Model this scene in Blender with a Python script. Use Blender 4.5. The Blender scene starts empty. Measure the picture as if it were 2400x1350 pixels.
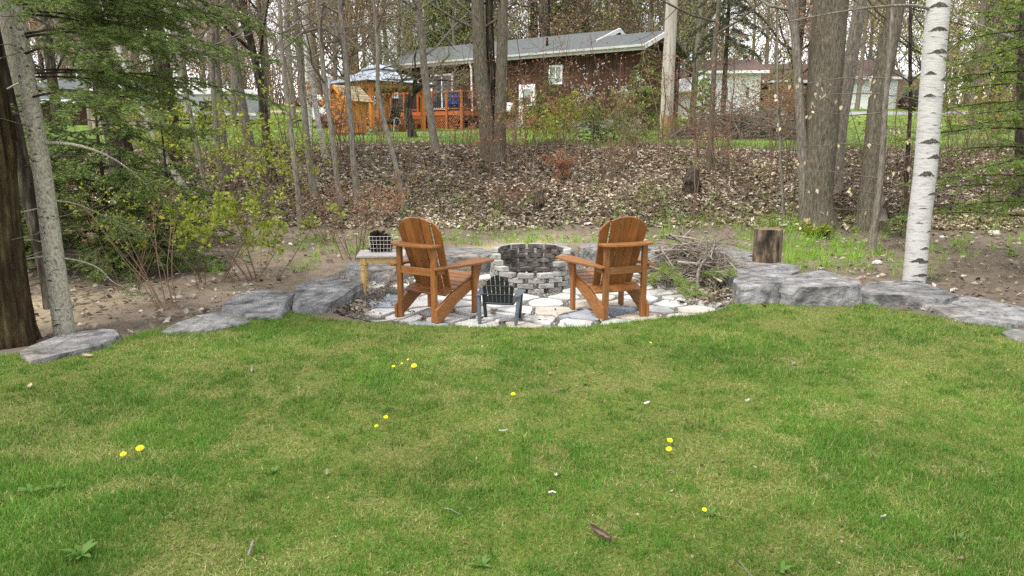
import bpy, bmesh, math, random
import numpy as np
from mathutils import Matrix, Vector, Euler, noise as mnoise

# ------------------------------------------------------------------ camera, world, sun, exposure
R = math.radians
F0, PITCH, CAMZ = 1714.0, R(11.0), 1.65          # focal length in photo pixels (2400 wide), tilt, eye height
SUN_EL, SUN_AZ = R(57), R(-130)                  # sun high behind the camera, from the left; azimuth from +Y towards +X
sc = bpy.context.scene
C = sc.collection
cd = bpy.data.cameras.new('camera'); cam = bpy.data.objects.new('camera', cd); C.objects.link(cam)
cam.location = (0, 0, CAMZ); cam.rotation_euler = (R(90) - PITCH, 0, 0)
cd.sensor_width = 36; cd.lens = 36 * F0 / 2400; cd.clip_start = .05; cd.clip_end = 2000
sc.camera = cam
world = bpy.data.worlds.new('World'); sc.world = world; world.use_nodes = True
wn, wl = world.node_tree.nodes, world.node_tree.links
bgn = wn['Background']
sky = wn.new('ShaderNodeTexSky'); sky.sky_type = 'NISHITA'; sky.sun_disc = False
sky.sun_elevation = SUN_EL; sky.sun_rotation = SUN_AZ; sky.air_density = 1.0; sky.dust_density = 2.5
tcw = wn.new('ShaderNodeTexCoord'); cn = wn.new('ShaderNodeTexNoise'); cn.inputs['Scale'].default_value = 3.2
cn.inputs['Detail'].default_value = 6; cn.inputs['Roughness'].default_value = .55
cr = wn.new('ShaderNodeValToRGB'); cr.color_ramp.elements[0].position = .36; cr.color_ramp.elements[1].position = .56
cmx = wn.new('ShaderNodeMix'); cmx.data_type = 'RGBA'
wl.new(tcw.outputs['Generated'], cn.inputs['Vector']); wl.new(cn.outputs['Fac'], cr.inputs['Fac'])
wl.new(cr.outputs['Color'], cmx.inputs[0]); wl.new(sky.outputs['Color'], cmx.inputs[6])
cmx.inputs[7].default_value = (8.6, 8.7, 8.9, 1)   # thin white cloud, as bright as the sky round the sun
wl.new(cmx.outputs[2], bgn.inputs['Color']); bgn.inputs['Strength'].default_value = .15
sl = bpy.data.lights.new('sun', 'SUN'); sl.energy = 2.0; sl.angle = R(10); sl.color = (1, .955, .89)
sun = bpy.data.objects.new('sun', sl); C.objects.link(sun)
sdir = Vector((math.cos(SUN_EL) * math.sin(SUN_AZ), math.cos(SUN_EL) * math.cos(SUN_AZ), math.sin(SUN_EL)))
sun.rotation_euler = sdir.to_track_quat('Z', 'Y').to_euler(); sun.location = sdir * 60
vs = sc.view_settings
vs.view_transform = 'Standard'; vs.look = 'None'; vs.gamma = 1; vs.use_curve_mapping = False; vs.exposure = 0.84
sc.render.engine = 'CYCLES'
cy = sc.cycles
cy.max_bounces = 5; cy.diffuse_bounces = 3; cy.glossy_bounces = 2; cy.transmission_bounces = 3; cy.transparent_max_bounces = 4
cy.use_denoising = False; cy.sample_clamp_indirect = 6; cy.use_adaptive_sampling = True; cy.adaptive_threshold = .01

# ------------------------------------------------------------------ helpers
rng = np.random.default_rng(7)
random.seed(7)
cP, sP = math.cos(PITCH), math.sin(PITCH)
def ray(px, py):
    v = (675 - py) / F0
    return np.array([(px - 1200) / F0, cP + v * sP, -sP + v * cP])
def at(px, py, Y):
    d = ray(px, py); return np.array([0, 0, CAMZ]) + d * (Y / d[1])
def onz(px, py, z=0.):
    d = ray(px, py); return np.array([0, 0, CAMZ]) + d * ((z - CAMZ) / d[2])
def mpp(Y):                                       # metres per photo pixel at a distance
    return (Y * cP + .1) / F0

_T = np.random.default_rng(3).random((16, 257, 257))
def vn(x, y, s=0):
    x = np.asarray(x, float); y = np.asarray(y, float)
    xi, yi = np.floor(x).astype(int), np.floor(y).astype(int)
    fx, fy = x - xi, y - yi
    fx = fx * fx * (3 - 2 * fx); fy = fy * fy * (3 - 2 * fy)
    T = _T[s % 16]; a, b = xi % 256, yi % 256
    return (T[a, b] * (1 - fx) + T[a + 1, b] * fx) * (1 - fy) + (T[a, b + 1] * (1 - fx) + T[a + 1, b + 1] * fx) * fy
def fbm(x, y, s=0, o=4):
    r, a, t = 0, .5, 0
    for k in range(o):
        r = r + a * vn(x * 2 ** k + 17 * k, y * 2 ** k + 5 * k, s + k); t += a; a *= .5
    return r / t                                  # 0..1
PCX, PCY, PRX, PRY = .25, 8.85, 2.6, 2.45         # the sunken patio
def patio_in(x, y, g=0.):
    return ((x - PCX) / (PRX + g)) ** 2 + ((y - PCY) / (PRY + g)) ** 2
_HY = [-20, 9, 10.6, 12.2, 13.2, 15, 16.8, 18, 20, 27, 30, 34, 38, 45, 60, 100, 160, 400]
_HZ = [0, 0, .04, .16, .36, .98, 1.5, 1.62, 1.74, 2.02, 2.1, 2.28, 2.55, 3.1, 4.7, 7.2, 9, 12]
def H(x, y, dip=True):
    x = np.asarray(x, float); y = np.asarray(y, float)
    w = np.clip((y - 10.5) / 3, 0, 1) * np.clip((22 - y) / 4, 0, 1)
    z = np.interp(y + w * (1.6 * fbm(x * .22 + 9, y * .1, 2) - .8), _HY, _HZ)
    z = z + w * .22 * (fbm(x * .9, y * .9, 4) - .5)
    z = z + .05 * (fbm(x * .5, y * .5, 1) - .5) * np.clip(1.2 - np.abs(patio_in(x, y, .6) - 1), 0, 1) * 0
    z = z + .035 * (fbm(x * .8, y * .8, 6, 2) - .5)
    if not dip: return z
    p = patio_in(x, y)
    k = np.clip((1.12 - p) / .2, 0, 1); k = k * k * (3 - 2 * k)
    return z * (1 - k) + (-.075) * k
def Hs(x, y): return float(H(x, y))
def ground(px, py, ymin=3.):
    d = ray(px, py); o = np.array([0, 0, CAMZ]); Y = np.arange(ymin, 90, .03); t = Y / d[1]
    X = d[0] * t; Z = CAMZ + d[2] * t; hit = np.nonzero(Z < H(X, Y))[0]
    i = hit[0] if len(hit) else len(Y) - 1
    return np.array([X[i], Y[i], Hs(X[i], Y[i])])
def nrm(v):
    v = np.asarray(v, float); return v / (np.linalg.norm(v) + 1e-9)
def inpoly(x, y, P):
    x = np.asarray(x); y = np.asarray(y); c = np.zeros(x.shape, bool); n = len(P)
    for i in range(n):
        (x1, y1), (x2, y2) = P[i], P[(i + 1) % n]
        if y1 == y2: continue
        c ^= ((y1 > y) != (y2 > y)) & (x < (x2 - x1) * (y - y1) / (y2 - y1) + x1)
    return c

class MB:                                         # collects geometry of ONE part
    def __init__(s): s.v, s.c, s.f, s.n = [], [], [], 0
    def add(s, V, F, col=None, mi=0, sm=False):
        V = np.asarray(V, float).reshape(-1, 3); F = np.asarray(F, int)
        c = np.ones((len(V), 3)); c[:] = 1 if col is None else col
        s.v.append(V); s.c.append(c); s.f.append((F + s.n, mi, sm)); s.n += len(V); return s
    def tube(s, P, r, n=6, mi=0, col=None, cap=False):
        P = np.asarray(P, float); m = len(P); r = np.broadcast_to(np.asarray(r, float), (m,))
        t = np.gradient(P, axis=0); t /= np.linalg.norm(t, axis=1)[:, None] + 1e-9
        d = np.abs(P[-1] - P[0]); ref = np.zeros(3); ref[int(np.argmin(d))] = 1
        u = np.cross(t, ref); u /= np.linalg.norm(u, axis=1)[:, None] + 1e-9; w = np.cross(t, u)
        a = np.arange(n) * 2 * math.pi / n
        V = P[:, None] + r[:, None, None] * (np.cos(a)[None, :, None] * u[:, None] + np.sin(a)[None, :, None] * w[:, None])
        i = np.arange(m - 1)[:, None] * n; j = np.arange(n)[None]; k = (j + 1) % n
        Fq = np.stack([i + j, i + k, i + n + k, i + n + j], -1).reshape(-1, 4)[:, ::-1]
        s.add(V, Fq, col, mi, True)
        if cap:
            b = s.n - m * n
            for ring in (0, (m - 1) * n):
                s.f.append((np.array([[b + ring + q for q in (0, q1, q1 + 1)] for q1 in range(1, n - 1)]), mi, False))
        return s
    def box(s, c, d, rot=None, mi=0, col=None):
        c = np.asarray(c, float); d = np.asarray(d, float) / 2
        V = np.array([[x, y, z] for x in (-1, 1) for y in (-1, 1) for z in (-1, 1)]) * d
        if rot is not None: V = V @ np.asarray(rot).T
        return s.add(V + c, [[0, 1, 3, 2], [4, 6, 7, 5], [0, 4, 5, 1], [2, 3, 7, 6], [0, 2, 6, 4], [1, 5, 7, 3]], col, mi)
    def mesh(s, name):
        me = bpy.data.meshes.new(name)
        if not s.v: return me
        V = np.concatenate(s.v); c = np.concatenate(s.c)
        lv = np.concatenate([f.ravel() for f, _, _ in s.f]); lt = np.concatenate([np.full(len(f), f.shape[1]) for f, _, _ in s.f])
        mi = np.concatenate([np.full(len(f), m) for f, m, _ in s.f]); sm = np.concatenate([np.full(len(f), k) for f, _, k in s.f])
        me.vertices.add(len(V)); me.vertices.foreach_set('co', V.ravel().astype(np.float32))
        me.loops.add(len(lv)); me.loops.foreach_set('vertex_index', lv.astype(np.int32))
        me.polygons.add(len(lt)); me.polygons.foreach_set('loop_start', (np.cumsum(lt) - lt).astype(np.int32))
        me.polygons.foreach_set('material_index', mi.astype(np.int32)); me.polygons.foreach_set('use_smooth', sm.astype(bool))
        a = me.attributes.new('col', 'FLOAT_COLOR', 'POINT')
        a.data.foreach_set('color', np.concatenate([c, np.ones((len(c), 1))], 1).ravel().astype(np.float32))
        me.update(calc_edges=True); return me
    def build(s, name, mats, parent=None, loc=None, M=None):
        return obj(name, s.mesh(name), mats, parent, loc, M)
def obj(name, me, mats=None, parent=None, loc=None, M=None):
    if mats is not None and len(me.materials) == 0:
        for m in (mats if isinstance(mats, (list, tuple)) else [mats]): me.materials.append(m)
    o = bpy.data.objects.new(name, me); C.objects.link(o)
    if parent: o.parent = parent
    if M is not None: o.matrix_basis = M
    elif loc is not None: o.location = loc
    return o
def tag(o, label, cat, group=None):
    o['label'] = label; o['category'] = cat
    if group: o['group'] = group
    return o
def thing(name, label, cat, loc=(0, 0, 0), rz=0., group=None, sc_=1.):
    o = bpy.data.objects.new(name, None); C.objects.link(o); o.empty_display_size = .1
    o.location = loc; o.rotation_euler = (0, 0, rz); o.scale = (sc_,) * 3
    return tag(o, label, cat, group)
def kind(o, k): o['kind'] = k; return o
def TR(loc, rot=(0, 0, 0)): return Matrix.Translation(loc) @ Euler(rot).to_matrix().to_4x4()
def frame(o, x, y):                               # matrix with local X along x, Y near y
    x = Vector(x).normalized(); z = x.cross(Vector(y)).normalized(); y = z.cross(x)
    return Matrix(((x.x, y.x, z.x, o[0]), (x.y, y.y, z.y, o[1]), (x.z, y.z, z.z, o[2]), (0, 0, 0, 1)))
def dup(root, loc, rz=0., s=1., label=None, group=None):
    r = root.copy(); C.objects.link(r); r.location = loc; r.rotation_euler = (0, 0, rz); r.scale = (s,) * 3 if np.isscalar(s) else s
    if label: r['label'] = label
    if group: r['group'] = group
    for ch in list(root.children):
        c = ch.copy(); C.objects.link(c); c.parent = r
        for g in ch.children:
            d = g.copy(); C.objects.link(d); d.parent = c
    return r
_bc = {}
def bevmesh(bm, bev):
    if bev > 0:
        e = [x for x in bm.edges if len(x.link_faces) == 2 and x.calc_face_angle(0) > .5]
        bmesh.ops.bevel(bm, geom=e, offset=bev, segments=1, affect='EDGES', profile=.6)
    me = bpy.data.meshes.new('m'); bm.to_mesh(me); bm.free(); return me
def boxme(d, mat, bev=.004):
    k = ('b', tuple(round(v, 4) for v in d), mat.name, bev)
    if k not in _bc:
        bm = bmesh.new(); bmesh.ops.create_cube(bm, size=1); bmesh.ops.scale(bm, vec=d, verts=bm.verts)
        me = bevmesh(bm, bev); me.materials.append(mat); _bc[k] = me
    return _bc[k]
def bx(name, d, mat, parent, loc=(0, 0, 0), rot=(0, 0, 0), bev=.004, M=None):
    return obj(name, boxme(d, mat, bev), None, parent, None, M if M is not None else TR(loc, rot))
def polyme(P, t, mat, bev=.004):                  # outline in XY, thickness t centred on z = 0
    bm = bmesh.new(); vs_ = [bm.verts.new((x, y, -t / 2)) for x, y in P]
    f = bm.faces.new(vs_); r = bmesh.ops.extrude_face_region(bm, geom=[f])
    bmesh.ops.translate(bm, vec=(0, 0, t), verts=[v for v in r['geom'] if isinstance(v, bmesh.types.BMVert)])
    bmesh.ops.recalc_face_normals(bm, faces=bm.faces)
    me = bevmesh(bm, bev); me.materials.append(mat); return me
def po(name, P, t, mat, parent, M, bev=.004): return obj(name, polyme(P, t, mat, bev), None, parent, None, M)

# ------------------------------------------------------------------ materials
def lin(h):                                       # '#rrggbb' to linear
    v = [int(h[i:i + 2], 16) / 255 for i in (1, 3, 5)]
    return tuple((c / 12.92 if c <= .04045 else ((c + .055) / 1.055) ** 2.4) for c in v)
def mat(name, cols, scale=8., stretch=(1, 1, 1), rough=.8, bump=0., bscale=None, attr=False, spec=.3, transl=0., metal=0., detail=5, rnd=.0, coat=0., contrast=(.3, .7), bdist=.02):
    m = bpy.data.materials.new(name); m.use_nodes = True; N, L = m.node_tree.nodes, m.node_tree.links
    b = N['Principled BSDF']; b.inputs['Roughness'].default_value = rough; b.inputs['Specular IOR Level'].default_value = spec
    b.inputs['Metallic'].default_value = metal
    if coat: b.inputs['Coat Weight'].default_value = coat; b.inputs['Coat Roughness'].default_value = .25
    tc = N.new('ShaderNodeTexCoord'); mp = N.new('ShaderNodeMapping'); mp.inputs['Scale'].default_value = stretch
    L.new(tc.outputs['Object'], mp.inputs['Vector'])
    oi = N.new('ShaderNodeObjectInfo'); va = N.new('ShaderNodeVectorMath'); va.operation = 'MULTIPLY_ADD'
    L.new(oi.outputs['Random'], va.inputs[0]); va.inputs[1].default_value = (37, 19, 53); L.new(mp.outputs[0], va.inputs[2])
    nz = N.new('ShaderNodeTexNoise'); nz.inputs['Scale'].default_value = scale; nz.inputs['Detail'].default_value = detail; nz.inputs['Roughness'].default_value = .62
    L.new(va.outputs[0], nz.inputs['Vector'])
    rp = N.new('ShaderNodeValToRGB'); el = rp.color_ramp.elements
    while len(el) < len(cols): el.new(.5)
    for i, c in enumerate(cols):
        el[i].position = contrast[0] + (contrast[1] - contrast[0]) * i / max(1, len(cols) - 1)
        el[i].color = (*(lin(c) if isinstance(c, str) else c), 1)
    L.new(nz.outputs['Fac'], rp.inputs['Fac']); out = rp.outputs['Color']
    if attr:
        at_ = N.new('ShaderNodeAttribute'); at_.attribute_name = 'col'; mx = N.new('ShaderNodeMix'); mx.data_type = 'RGBA'; mx.blend_type = 'MULTIPLY'; mx.inputs[0].default_value = 1
        L.new(at_.outputs['Color'], mx.inputs[6]); L.new(out, mx.inputs[7]); out = mx.outputs[2]
    if rnd:
        hv = N.new('ShaderNodeHueSaturation'); ma = N.new('ShaderNodeMath'); ma.operation = 'MULTIPLY_ADD'
        L.new(oi.outputs['Random'], ma.inputs[0]); ma.inputs[1].default_value = 2 * rnd; ma.inputs[2].default_value = 1 - rnd
        L.new(ma.outputs[0], hv.inputs['Value']); L.new(out, hv.inputs['Color']); out = hv.outputs['Color']
    L.new(out, b.inputs['Base Color'])
    if bump:
        n2 = N.new('ShaderNodeTexNoise'); n2.inputs['Scale'].default_value = bscale or scale * 2; n2.inputs['Detail'].default_value = 6; n2.inputs['Roughness'].default_value = .65
        L.new(va.outputs[0], n2.inputs['Vector']); bp = N.new('ShaderNodeBump'); bp.inputs['Strength'].default_value = bump; bp.inputs['Distance'].default_value = bdist
        L.new(n2.outputs['Fac'], bp.inputs['Height']); L.new(bp.outputs[0], b.inputs['Normal'])
    if transl:
        tr = N.new('ShaderNodeBsdfTranslucent'); L.new(out, tr.inputs['Color']); ms = N.new('ShaderNodeMixShader'); ms.inputs[0].default_value = transl
        L.new(b.outputs[0], ms.inputs[1]); L.new(tr.outputs[0], ms.inputs[2]); L.new(ms.outputs[0], N['Material Output'].inputs['Surface'])
    return m
W1 = [(1, 1, 1)]; WV = [(.7, .7, .7), (1.15, 1.15, 1.15)]
m_grass = mat('grass_blade', WV, .9, attr=True, rough=.55, transl=.35, spec=.25)
m_leaf = mat('leaf', W1, attr=True, rough=.5, transl=.4, spec=.3)
m_needle = mat('needle', W1, attr=True, rough=.5, transl=.2, spec=.3)
m_litter = mat('dry_leaf', WV, 30, attr=True, rough=.8, transl=.1)
m_turf = mat('turf_soil', ['#525a28', '#6c7036', '#848050'], 40, rough=.95, bump=.8, bscale=110, detail=8, spec=.1)
m_dirt = mat('dirt', WV, 6, attr=True, rough=.95, bump=.9, bscale=22, detail=9, spec=.1, bdist=.04)
m_flawn = mat('far_turf', ['#4f6a2a', '#6f8a3a', '#8f9450'], .8, rough=.95, bump=.5, bscale=12, detail=8, spec=.1)
m_gravelbed = mat('gravel_bed', ['#4a453c', '#706a5f', '#938b7e'], 55, rough=.95, bump=1., bscale=70, detail=4)
m_pebble = mat('pebble', WV, 20, attr=True, rough=.8)
m_asphalt = mat('asphalt', ['#8d8f92', '#a4a6a8'], 6, rough=.9)
m_sand = mat('sand', ['#a8977c', '#c2b193'], 9, rough=.95, bump=.5, bscale=40)
bk = dict(stretch=(1, 1, .2), rough=.92, spec=.15)
m_bgrey = mat('bark_grey', ['#544e45', '#7a7367', '#999182'], 40, bump=1., bscale=26, bdist=.03, **bk)
m_bgrn = mat('bark_mossy_grey', ['#484236', '#686152', '#877f70'], 46, bump=1., bscale=60, bdist=.03, **bk)
m_bdark = mat('bark_dark', ['#1f1b16', '#3d362d', '#6b6255'], 16, bump=1., bscale=22, bdist=.06, **bk)
m_bmoss = mat('bark_furrowed_moss', ['#211b14', '#463b29', '#6a6040'], 17, bump=1., bscale=22, bdist=.08, **bk)
m_bfir = mat('bark_fir', ['#6a6556', '#a19b8b', '#bab4a4'], 60, stretch=(1, 1, .6), rough=.9, bump=.5, bscale=60, spec=.15)
m_birch = mat('bark_birch', ['#4e4a44', '#9e9b95', '#b2afa9', '#bcbab4'], 9, stretch=(1, 1, 5.5), rough=.75, bump=.35, bscale=14, contrast=(.27, .52), spec=.25)
m_birchgrey = mat('bark_birch_grey', ['#5a554d', '#a19c92', '#c4bfb6'], 9, stretch=(1, 1, 4), rough=.85, contrast=(.3, .6))
m_scar = mat('birch_scar', ['#262520', '#4b4840', '#8c8981'], 60, rough=.95, bump=.8, bscale=90)
m_pole = mat('weathered_pole', ['#7d766c', '#a59d91', '#bbb4a9'], 9, stretch=(1, 1, .08), rough=.9, bump=.6, bscale=20)
m_polebark = mat('pole_rotten', ['#5b4430', '#8c6c4c', '#a58c6c'], 12, stretch=(1, 1, .3), rough=.95, bump=.8, bscale=24)
m_twig = mat('twig', ['#5e5549', '#7d7366'], 10, rough=.9)
m_twigred = mat('twig_reddish', ['#5a4434', '#7a6350'], 10, rough=.9)
m_stick = mat('dead_stick', ['#574f44', '#82786a', '#a59b8d'], 8, stretch=(1, 1, 1), rough=.9, rnd=.3)
m_cedar = mat('cedar_stain', ['#6e4420', '#86562a', '#976535'], 5, stretch=(1.6, 16, 16), rough=.5, bump=.12, bscale=12, spec=.4, rnd=.18, coat=.08)
m_pine = mat('raw_pine', ['#b08f57', '#c8a76c', '#d3b67f'], 7, stretch=(6, 6, .8), rough=.6, bump=.1)
m_white_wood = mat('weathered_tabletop', ['#837c75', '#b3aca5', '#cbc6c0'], 9, stretch=(1.4, 22, 22), rough=.8, bump=.3)
m_conc = mat('concrete_block', ['#86837b', '#a4a199', '#bab7ae'], 14, rough=.95, bump=.7, bscale=90, rnd=.16)
m_soot = mat('sooty_concrete', ['#3a3632', '#625c55', '#857e75'], 9, rough=.95, bump=.7, bscale=90, rnd=.2)
m_slate = mat('slate_boulder', ['#575655', '#767472', '#8d8b88', '#adaba7'], 6, stretch=(1, 1, 1.3), attr=True, rough=.9, bump=1., bscale=14, bdist=.06, detail=10, contrast=(.3, .7), rnd=.07)
fl = dict(rough=.9, bump=.5, bscale=30, bdist=.01, detail=7)
m_fwhite = mat('flag_white', ['#aaa8a3', '#c8c6c1', '#d8d6d2'], 6, **fl)
m_fgrey = mat('flag_grey', ['#9b9994', '#b8b5ae', '#c8c5bf'], 6, **fl)
m_fblue = mat('flag_bluegrey', ['#7f848b', '#989ca2', '#a9acb0'], 6, **fl)
m_ftan = mat('flag_tan', ['#a09688', '#b5ab9d', '#c4bcb0'], 6, **fl)
m_pldark = mat('plastic_dark', ['#1a201f', '#252b2a'], 4, rough=.42, spec=.5)
m_plgrey = mat('plastic_bluegrey', ['#434c55', '#555f69'], 4, rough=.45, spec=.5)
m_wire = mat('white_wire', ['#b9b9b7', '#d9d9d6'], 9, rough=.45, spec=.5)
m_cone = mat('pine_cone', ['#2b2019', '#4a372a', '#6b5542'], 40, rough=.9)
m_stump = mat('stump_side', ['#201b17', '#4b4034', '#7a6b56', '#8e7e66'], 7, stretch=(1, 1, .3), rough=.95, bump=.8, bscale=26, contrast=(.36, .62))
m_stumptop = mat('stump_end', ['#544534', '#8a765a'], 20, rough=.95, bump=.5)
m_cord = mat('pale_cord', ['#b5afa3', '#cbc6bb'], 8, rough=.7)
m_fascia = mat('greyed_white_trim', ['#a3a29d', '#b5b4af'], 3, rough=.7)
m_white = mat('white_paint', ['#e4e3e2', '#f0efee'], 3, rough=.6)
m_siding = mat('brown_siding', ['#2b1a11', '#3f281b', '#4d3222'], 3, stretch=(14, 14, .5), rough=.75, bump=.2, rnd=.2)
m_shingle = mat('asphalt_shingle', ['#454847', '#5b5e5d', '#6c6f6d'], 5, stretch=(1, 4, 1), rough=.95, bump=.4, bscale=30)
m_found = mat('foundation', ['#75736f', '#8b8985'], 3, rough=.95)
m_glass = mat('window_glass', ['#232b30', '#39444b'], 1, rough=.06, spec=.8)
m_blind = mat('window_blind', ['#7a8680', '#98a39c'], 2, rough=.3, spec=.6)
m_deck = mat('deck_stain', ['#8f4c26', '#a75d30', '#b86d3c'], 6, stretch=(1, 14, 14), rough=.65, rnd=.14)
m_gaz = mat('gazebo_wood', ['#9a571f', '#b56c2b', '#c47c38'], 6, stretch=(12, 12, 1), rough=.6, rnd=.1)
m_shed = mat('shed_board', ['#b0681c', '#c57d28', '#d18d39'], 5, stretch=(14, 14, .8), rough=.7, rnd=.14)
m_cshake = mat('cedar_shake', ['#7c6c54', '#9f8e70', '#b7a88a'], 8, stretch=(2, 10, 2), rough=.95, rnd=.22)
m_metalroof = mat('metal_roof', ['#9fa9b2', '#b4bdc5'], 2, rough=.35, spec=.5, metal=.2)
m_flue = mat('galvanised', ['#8e9194', '#b4b7ba'], 6, rough=.35, metal=.7)
m_iron = mat('black_metal', ['#15161a', '#24262a'], 6, rough=.5, spec=.4)
m_blue = mat('blue_plastic', ['#16307c', '#1d3d98'], 3, rough=.45, spec=.5)
m_black = mat('black_fabric', ['#17191b', '#26292c'], 8, rough=.85)
m_red = mat('barn_red', ['#5d2027', '#74303a'], 4, rough=.85)
m_brownroof = mat('brown_shingle', ['#5c4a42', '#70605a'], 6, rough=.95, bump=.3)
m_log = mat('pale_log_siding', ['#a08a6e', '#b9a68a', '#c9b89d'], 4, stretch=(1, 8, 8), rough=.85, rnd=.15)
m_canvas = mat('camper_grey', ['#8f9190', '#a4a6a5'], 2, rough=.7)
m_yellow = mat('dandelion_yellow', ['#e2d800', '#fff23c'], 40, rough=.6, transl=.2)
m_gstem = mat('green_stem', ['#5e7a34', '#88a050'], 20, rough=.6)
m_terra = mat('terracotta', ['#9a5537', '#b06a48'], 8, rough=.9)

# ------------------------------------------------------------------ setting: ground, lawn, patio, neighbour's lawn, drive
def sheet(name, xs, ys, mat_, keep=None, dz=0., colf=None, label=None, dip=True):
    X, Y = np.meshgrid(xs, ys, indexing='ij'); Z = H(X, Y, dip) + dz
    nx, ny = X.shape; i = np.arange(nx - 1)[:, None] * ny; j = np.arange(ny - 1)[None]
    Fq = np.stack([i + j, i + ny + j, i + ny + j + 1, i + j + 1], -1).reshape(-1, 4)
    V = np.stack([X, Y, Z], -1).reshape(-1, 3)
    if keep is not None:
        cx = V[Fq].mean(1); Fq = Fq[keep(cx[:, 0], cx[:, 1])]
        u, inv = np.unique(Fq, return_inverse=True); V = V[u]; Fq = inv.reshape(-1, 4)
    b = MB(); b.add(V, Fq, None if colf is None else colf(V[:, 0], V[:, 1]), 0, True)
    o = b.build(name, mat_); kind(o, 'structure')
    if label: o['label'] = label
    return o
def spread(a, b, d, far, n):
    core = np.arange(a, b + d / 2, d); g = np.geomspace(d, far, n)
    return np.concatenate([(a - np.cumsum(g))[::-1], core, b + np.cumsum(g)])
SANDC, DIRTC, LITC, WOODC = (np.array(lin(h)) for h in ('#b0a083', '#7a6d5f', '#655a4e', '#6c634f'))
def ground_col(x, y):
    n = fbm(x * .9, y * .9, 3)[:, None]; n2 = fbm(x * .35 + 4, y * .35, 8)[:, None]
    bank = np.clip((y - 12.2) / 1.2, 0, 1)[:, None]; right = np.clip((x - 2.6) / 1.5, 0, 1)[:, None]
    strip = np.clip(1.6 - np.abs(y - np.interp(x, [-6, -3, -1.5, 0, 3, 6], [6.6, 7.9, 9.6, 11.4, 11.2, 10])) / .75, 0, 1)[:, None]
    sand = np.clip((n2 - .3) * 4, 0, 1) * (1 - bank) * (.12 + .88 * strip)
    c = DIRTC * (1 - sand) + SANDC * sand
    c = c * (1 - right * .7) + DIRTC * .85 * right * .7
    c = c * (1 - bank) + LITC * bank
    far = np.clip((y - 40) / 20, 0, 1)[:, None]; c = c * (1 - far) + WOODC * far
    return c * (.75 + .5 * n)
sheet('ground', spread(-13, 13, .16, 22, 40), np.concatenate([[-40, -20, -8, -2], np.arange(1, 21, .14), np.arange(21, 62, .8), np.geomspace(63, 420, 24)]), m_dirt, None, 0., ground_col)

EDGE = [(-250, 880), (20, 838), (150, 826), (290, 802), (345, 780), (450, 770), (560, 752), (585, 738), (650, 731), (690, 738), (745, 751), (830, 761), (960, 765), (1140, 769), (1260, 771), (1380, 770), (1450, 762), (1560, 750), (1640, 741), (1705, 730), (1725, 718), (1840, 703), (1930, 694), (1985, 692), (2012, 708), (2050, 722), (2180, 742), (2335, 768), (2355, 792), (2400, 803), (2650, 850)]
LAWN = [tuple(onz(x, y, 0.0)[:2]) for x, y in EDGE]
LAWN = LAWN + [(14, LAWN[-1][1] - .5), (14, -6), (-14, -6), (-14, LAWN[0][1] - .5)]
def in_lawn(x, y): return inpoly(x, y, LAWN)
sheet('lawn', np.arange(-14, 14.01, .07), np.arange(-6, 8.6, .07), m_turf, in_lawn, .012, dip=False)

patio = MB()
ang = np.linspace(0, 2 * math.pi, 96, endpoint=False); rr = np.linspace(0.02, 1.03, 26)
PV = np.array([[PCX + PRX * r * math.cos(a), PCY + PRY * r * math.sin(a), 0] for r in rr for a in ang]); PV[:, 2] = H(PV[:, 0], PV[:, 1]) + .005
patio.add(PV, [[k * 96 + j, k * 96 + (j + 1) % 96, (k + 1) * 96 + (j + 1) % 96, (k + 1) * 96 + j] for k in range(25) for j in range(96)], None, 0, True)
patio = patio.build('patio', m_gravelbed); kind(patio, 'structure')
PZ = -.07                                         # gravel level

def far_edge(x): return 17.3 + 1.2 * fbm(x * .3, x * 0, 5)
sheet('neighbour_lawn', np.arange(-45, 60.1, .5), np.arange(16.8, 66, .4), m_flawn, lambda x, y: (y > far_edge(x)) & ~((np.abs(x) > 24 + .3 * y)), .02)
def drv(x, y): return (x > 6 + (y - 40) * .3) & (np.abs(y - (50.5 + .05 * x)) < 1.6)
sheet('driveway', np.arange(6, 60, .5), np.arange(46, 58, .3), m_asphalt, drv, .035)
sheet('gravel_lane', np.arange(-36, -8, .5), np.arange(50, 58, .3), m_sand, lambda x, y: np.abs(y - 53.5) < 1.3, .035)

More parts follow.
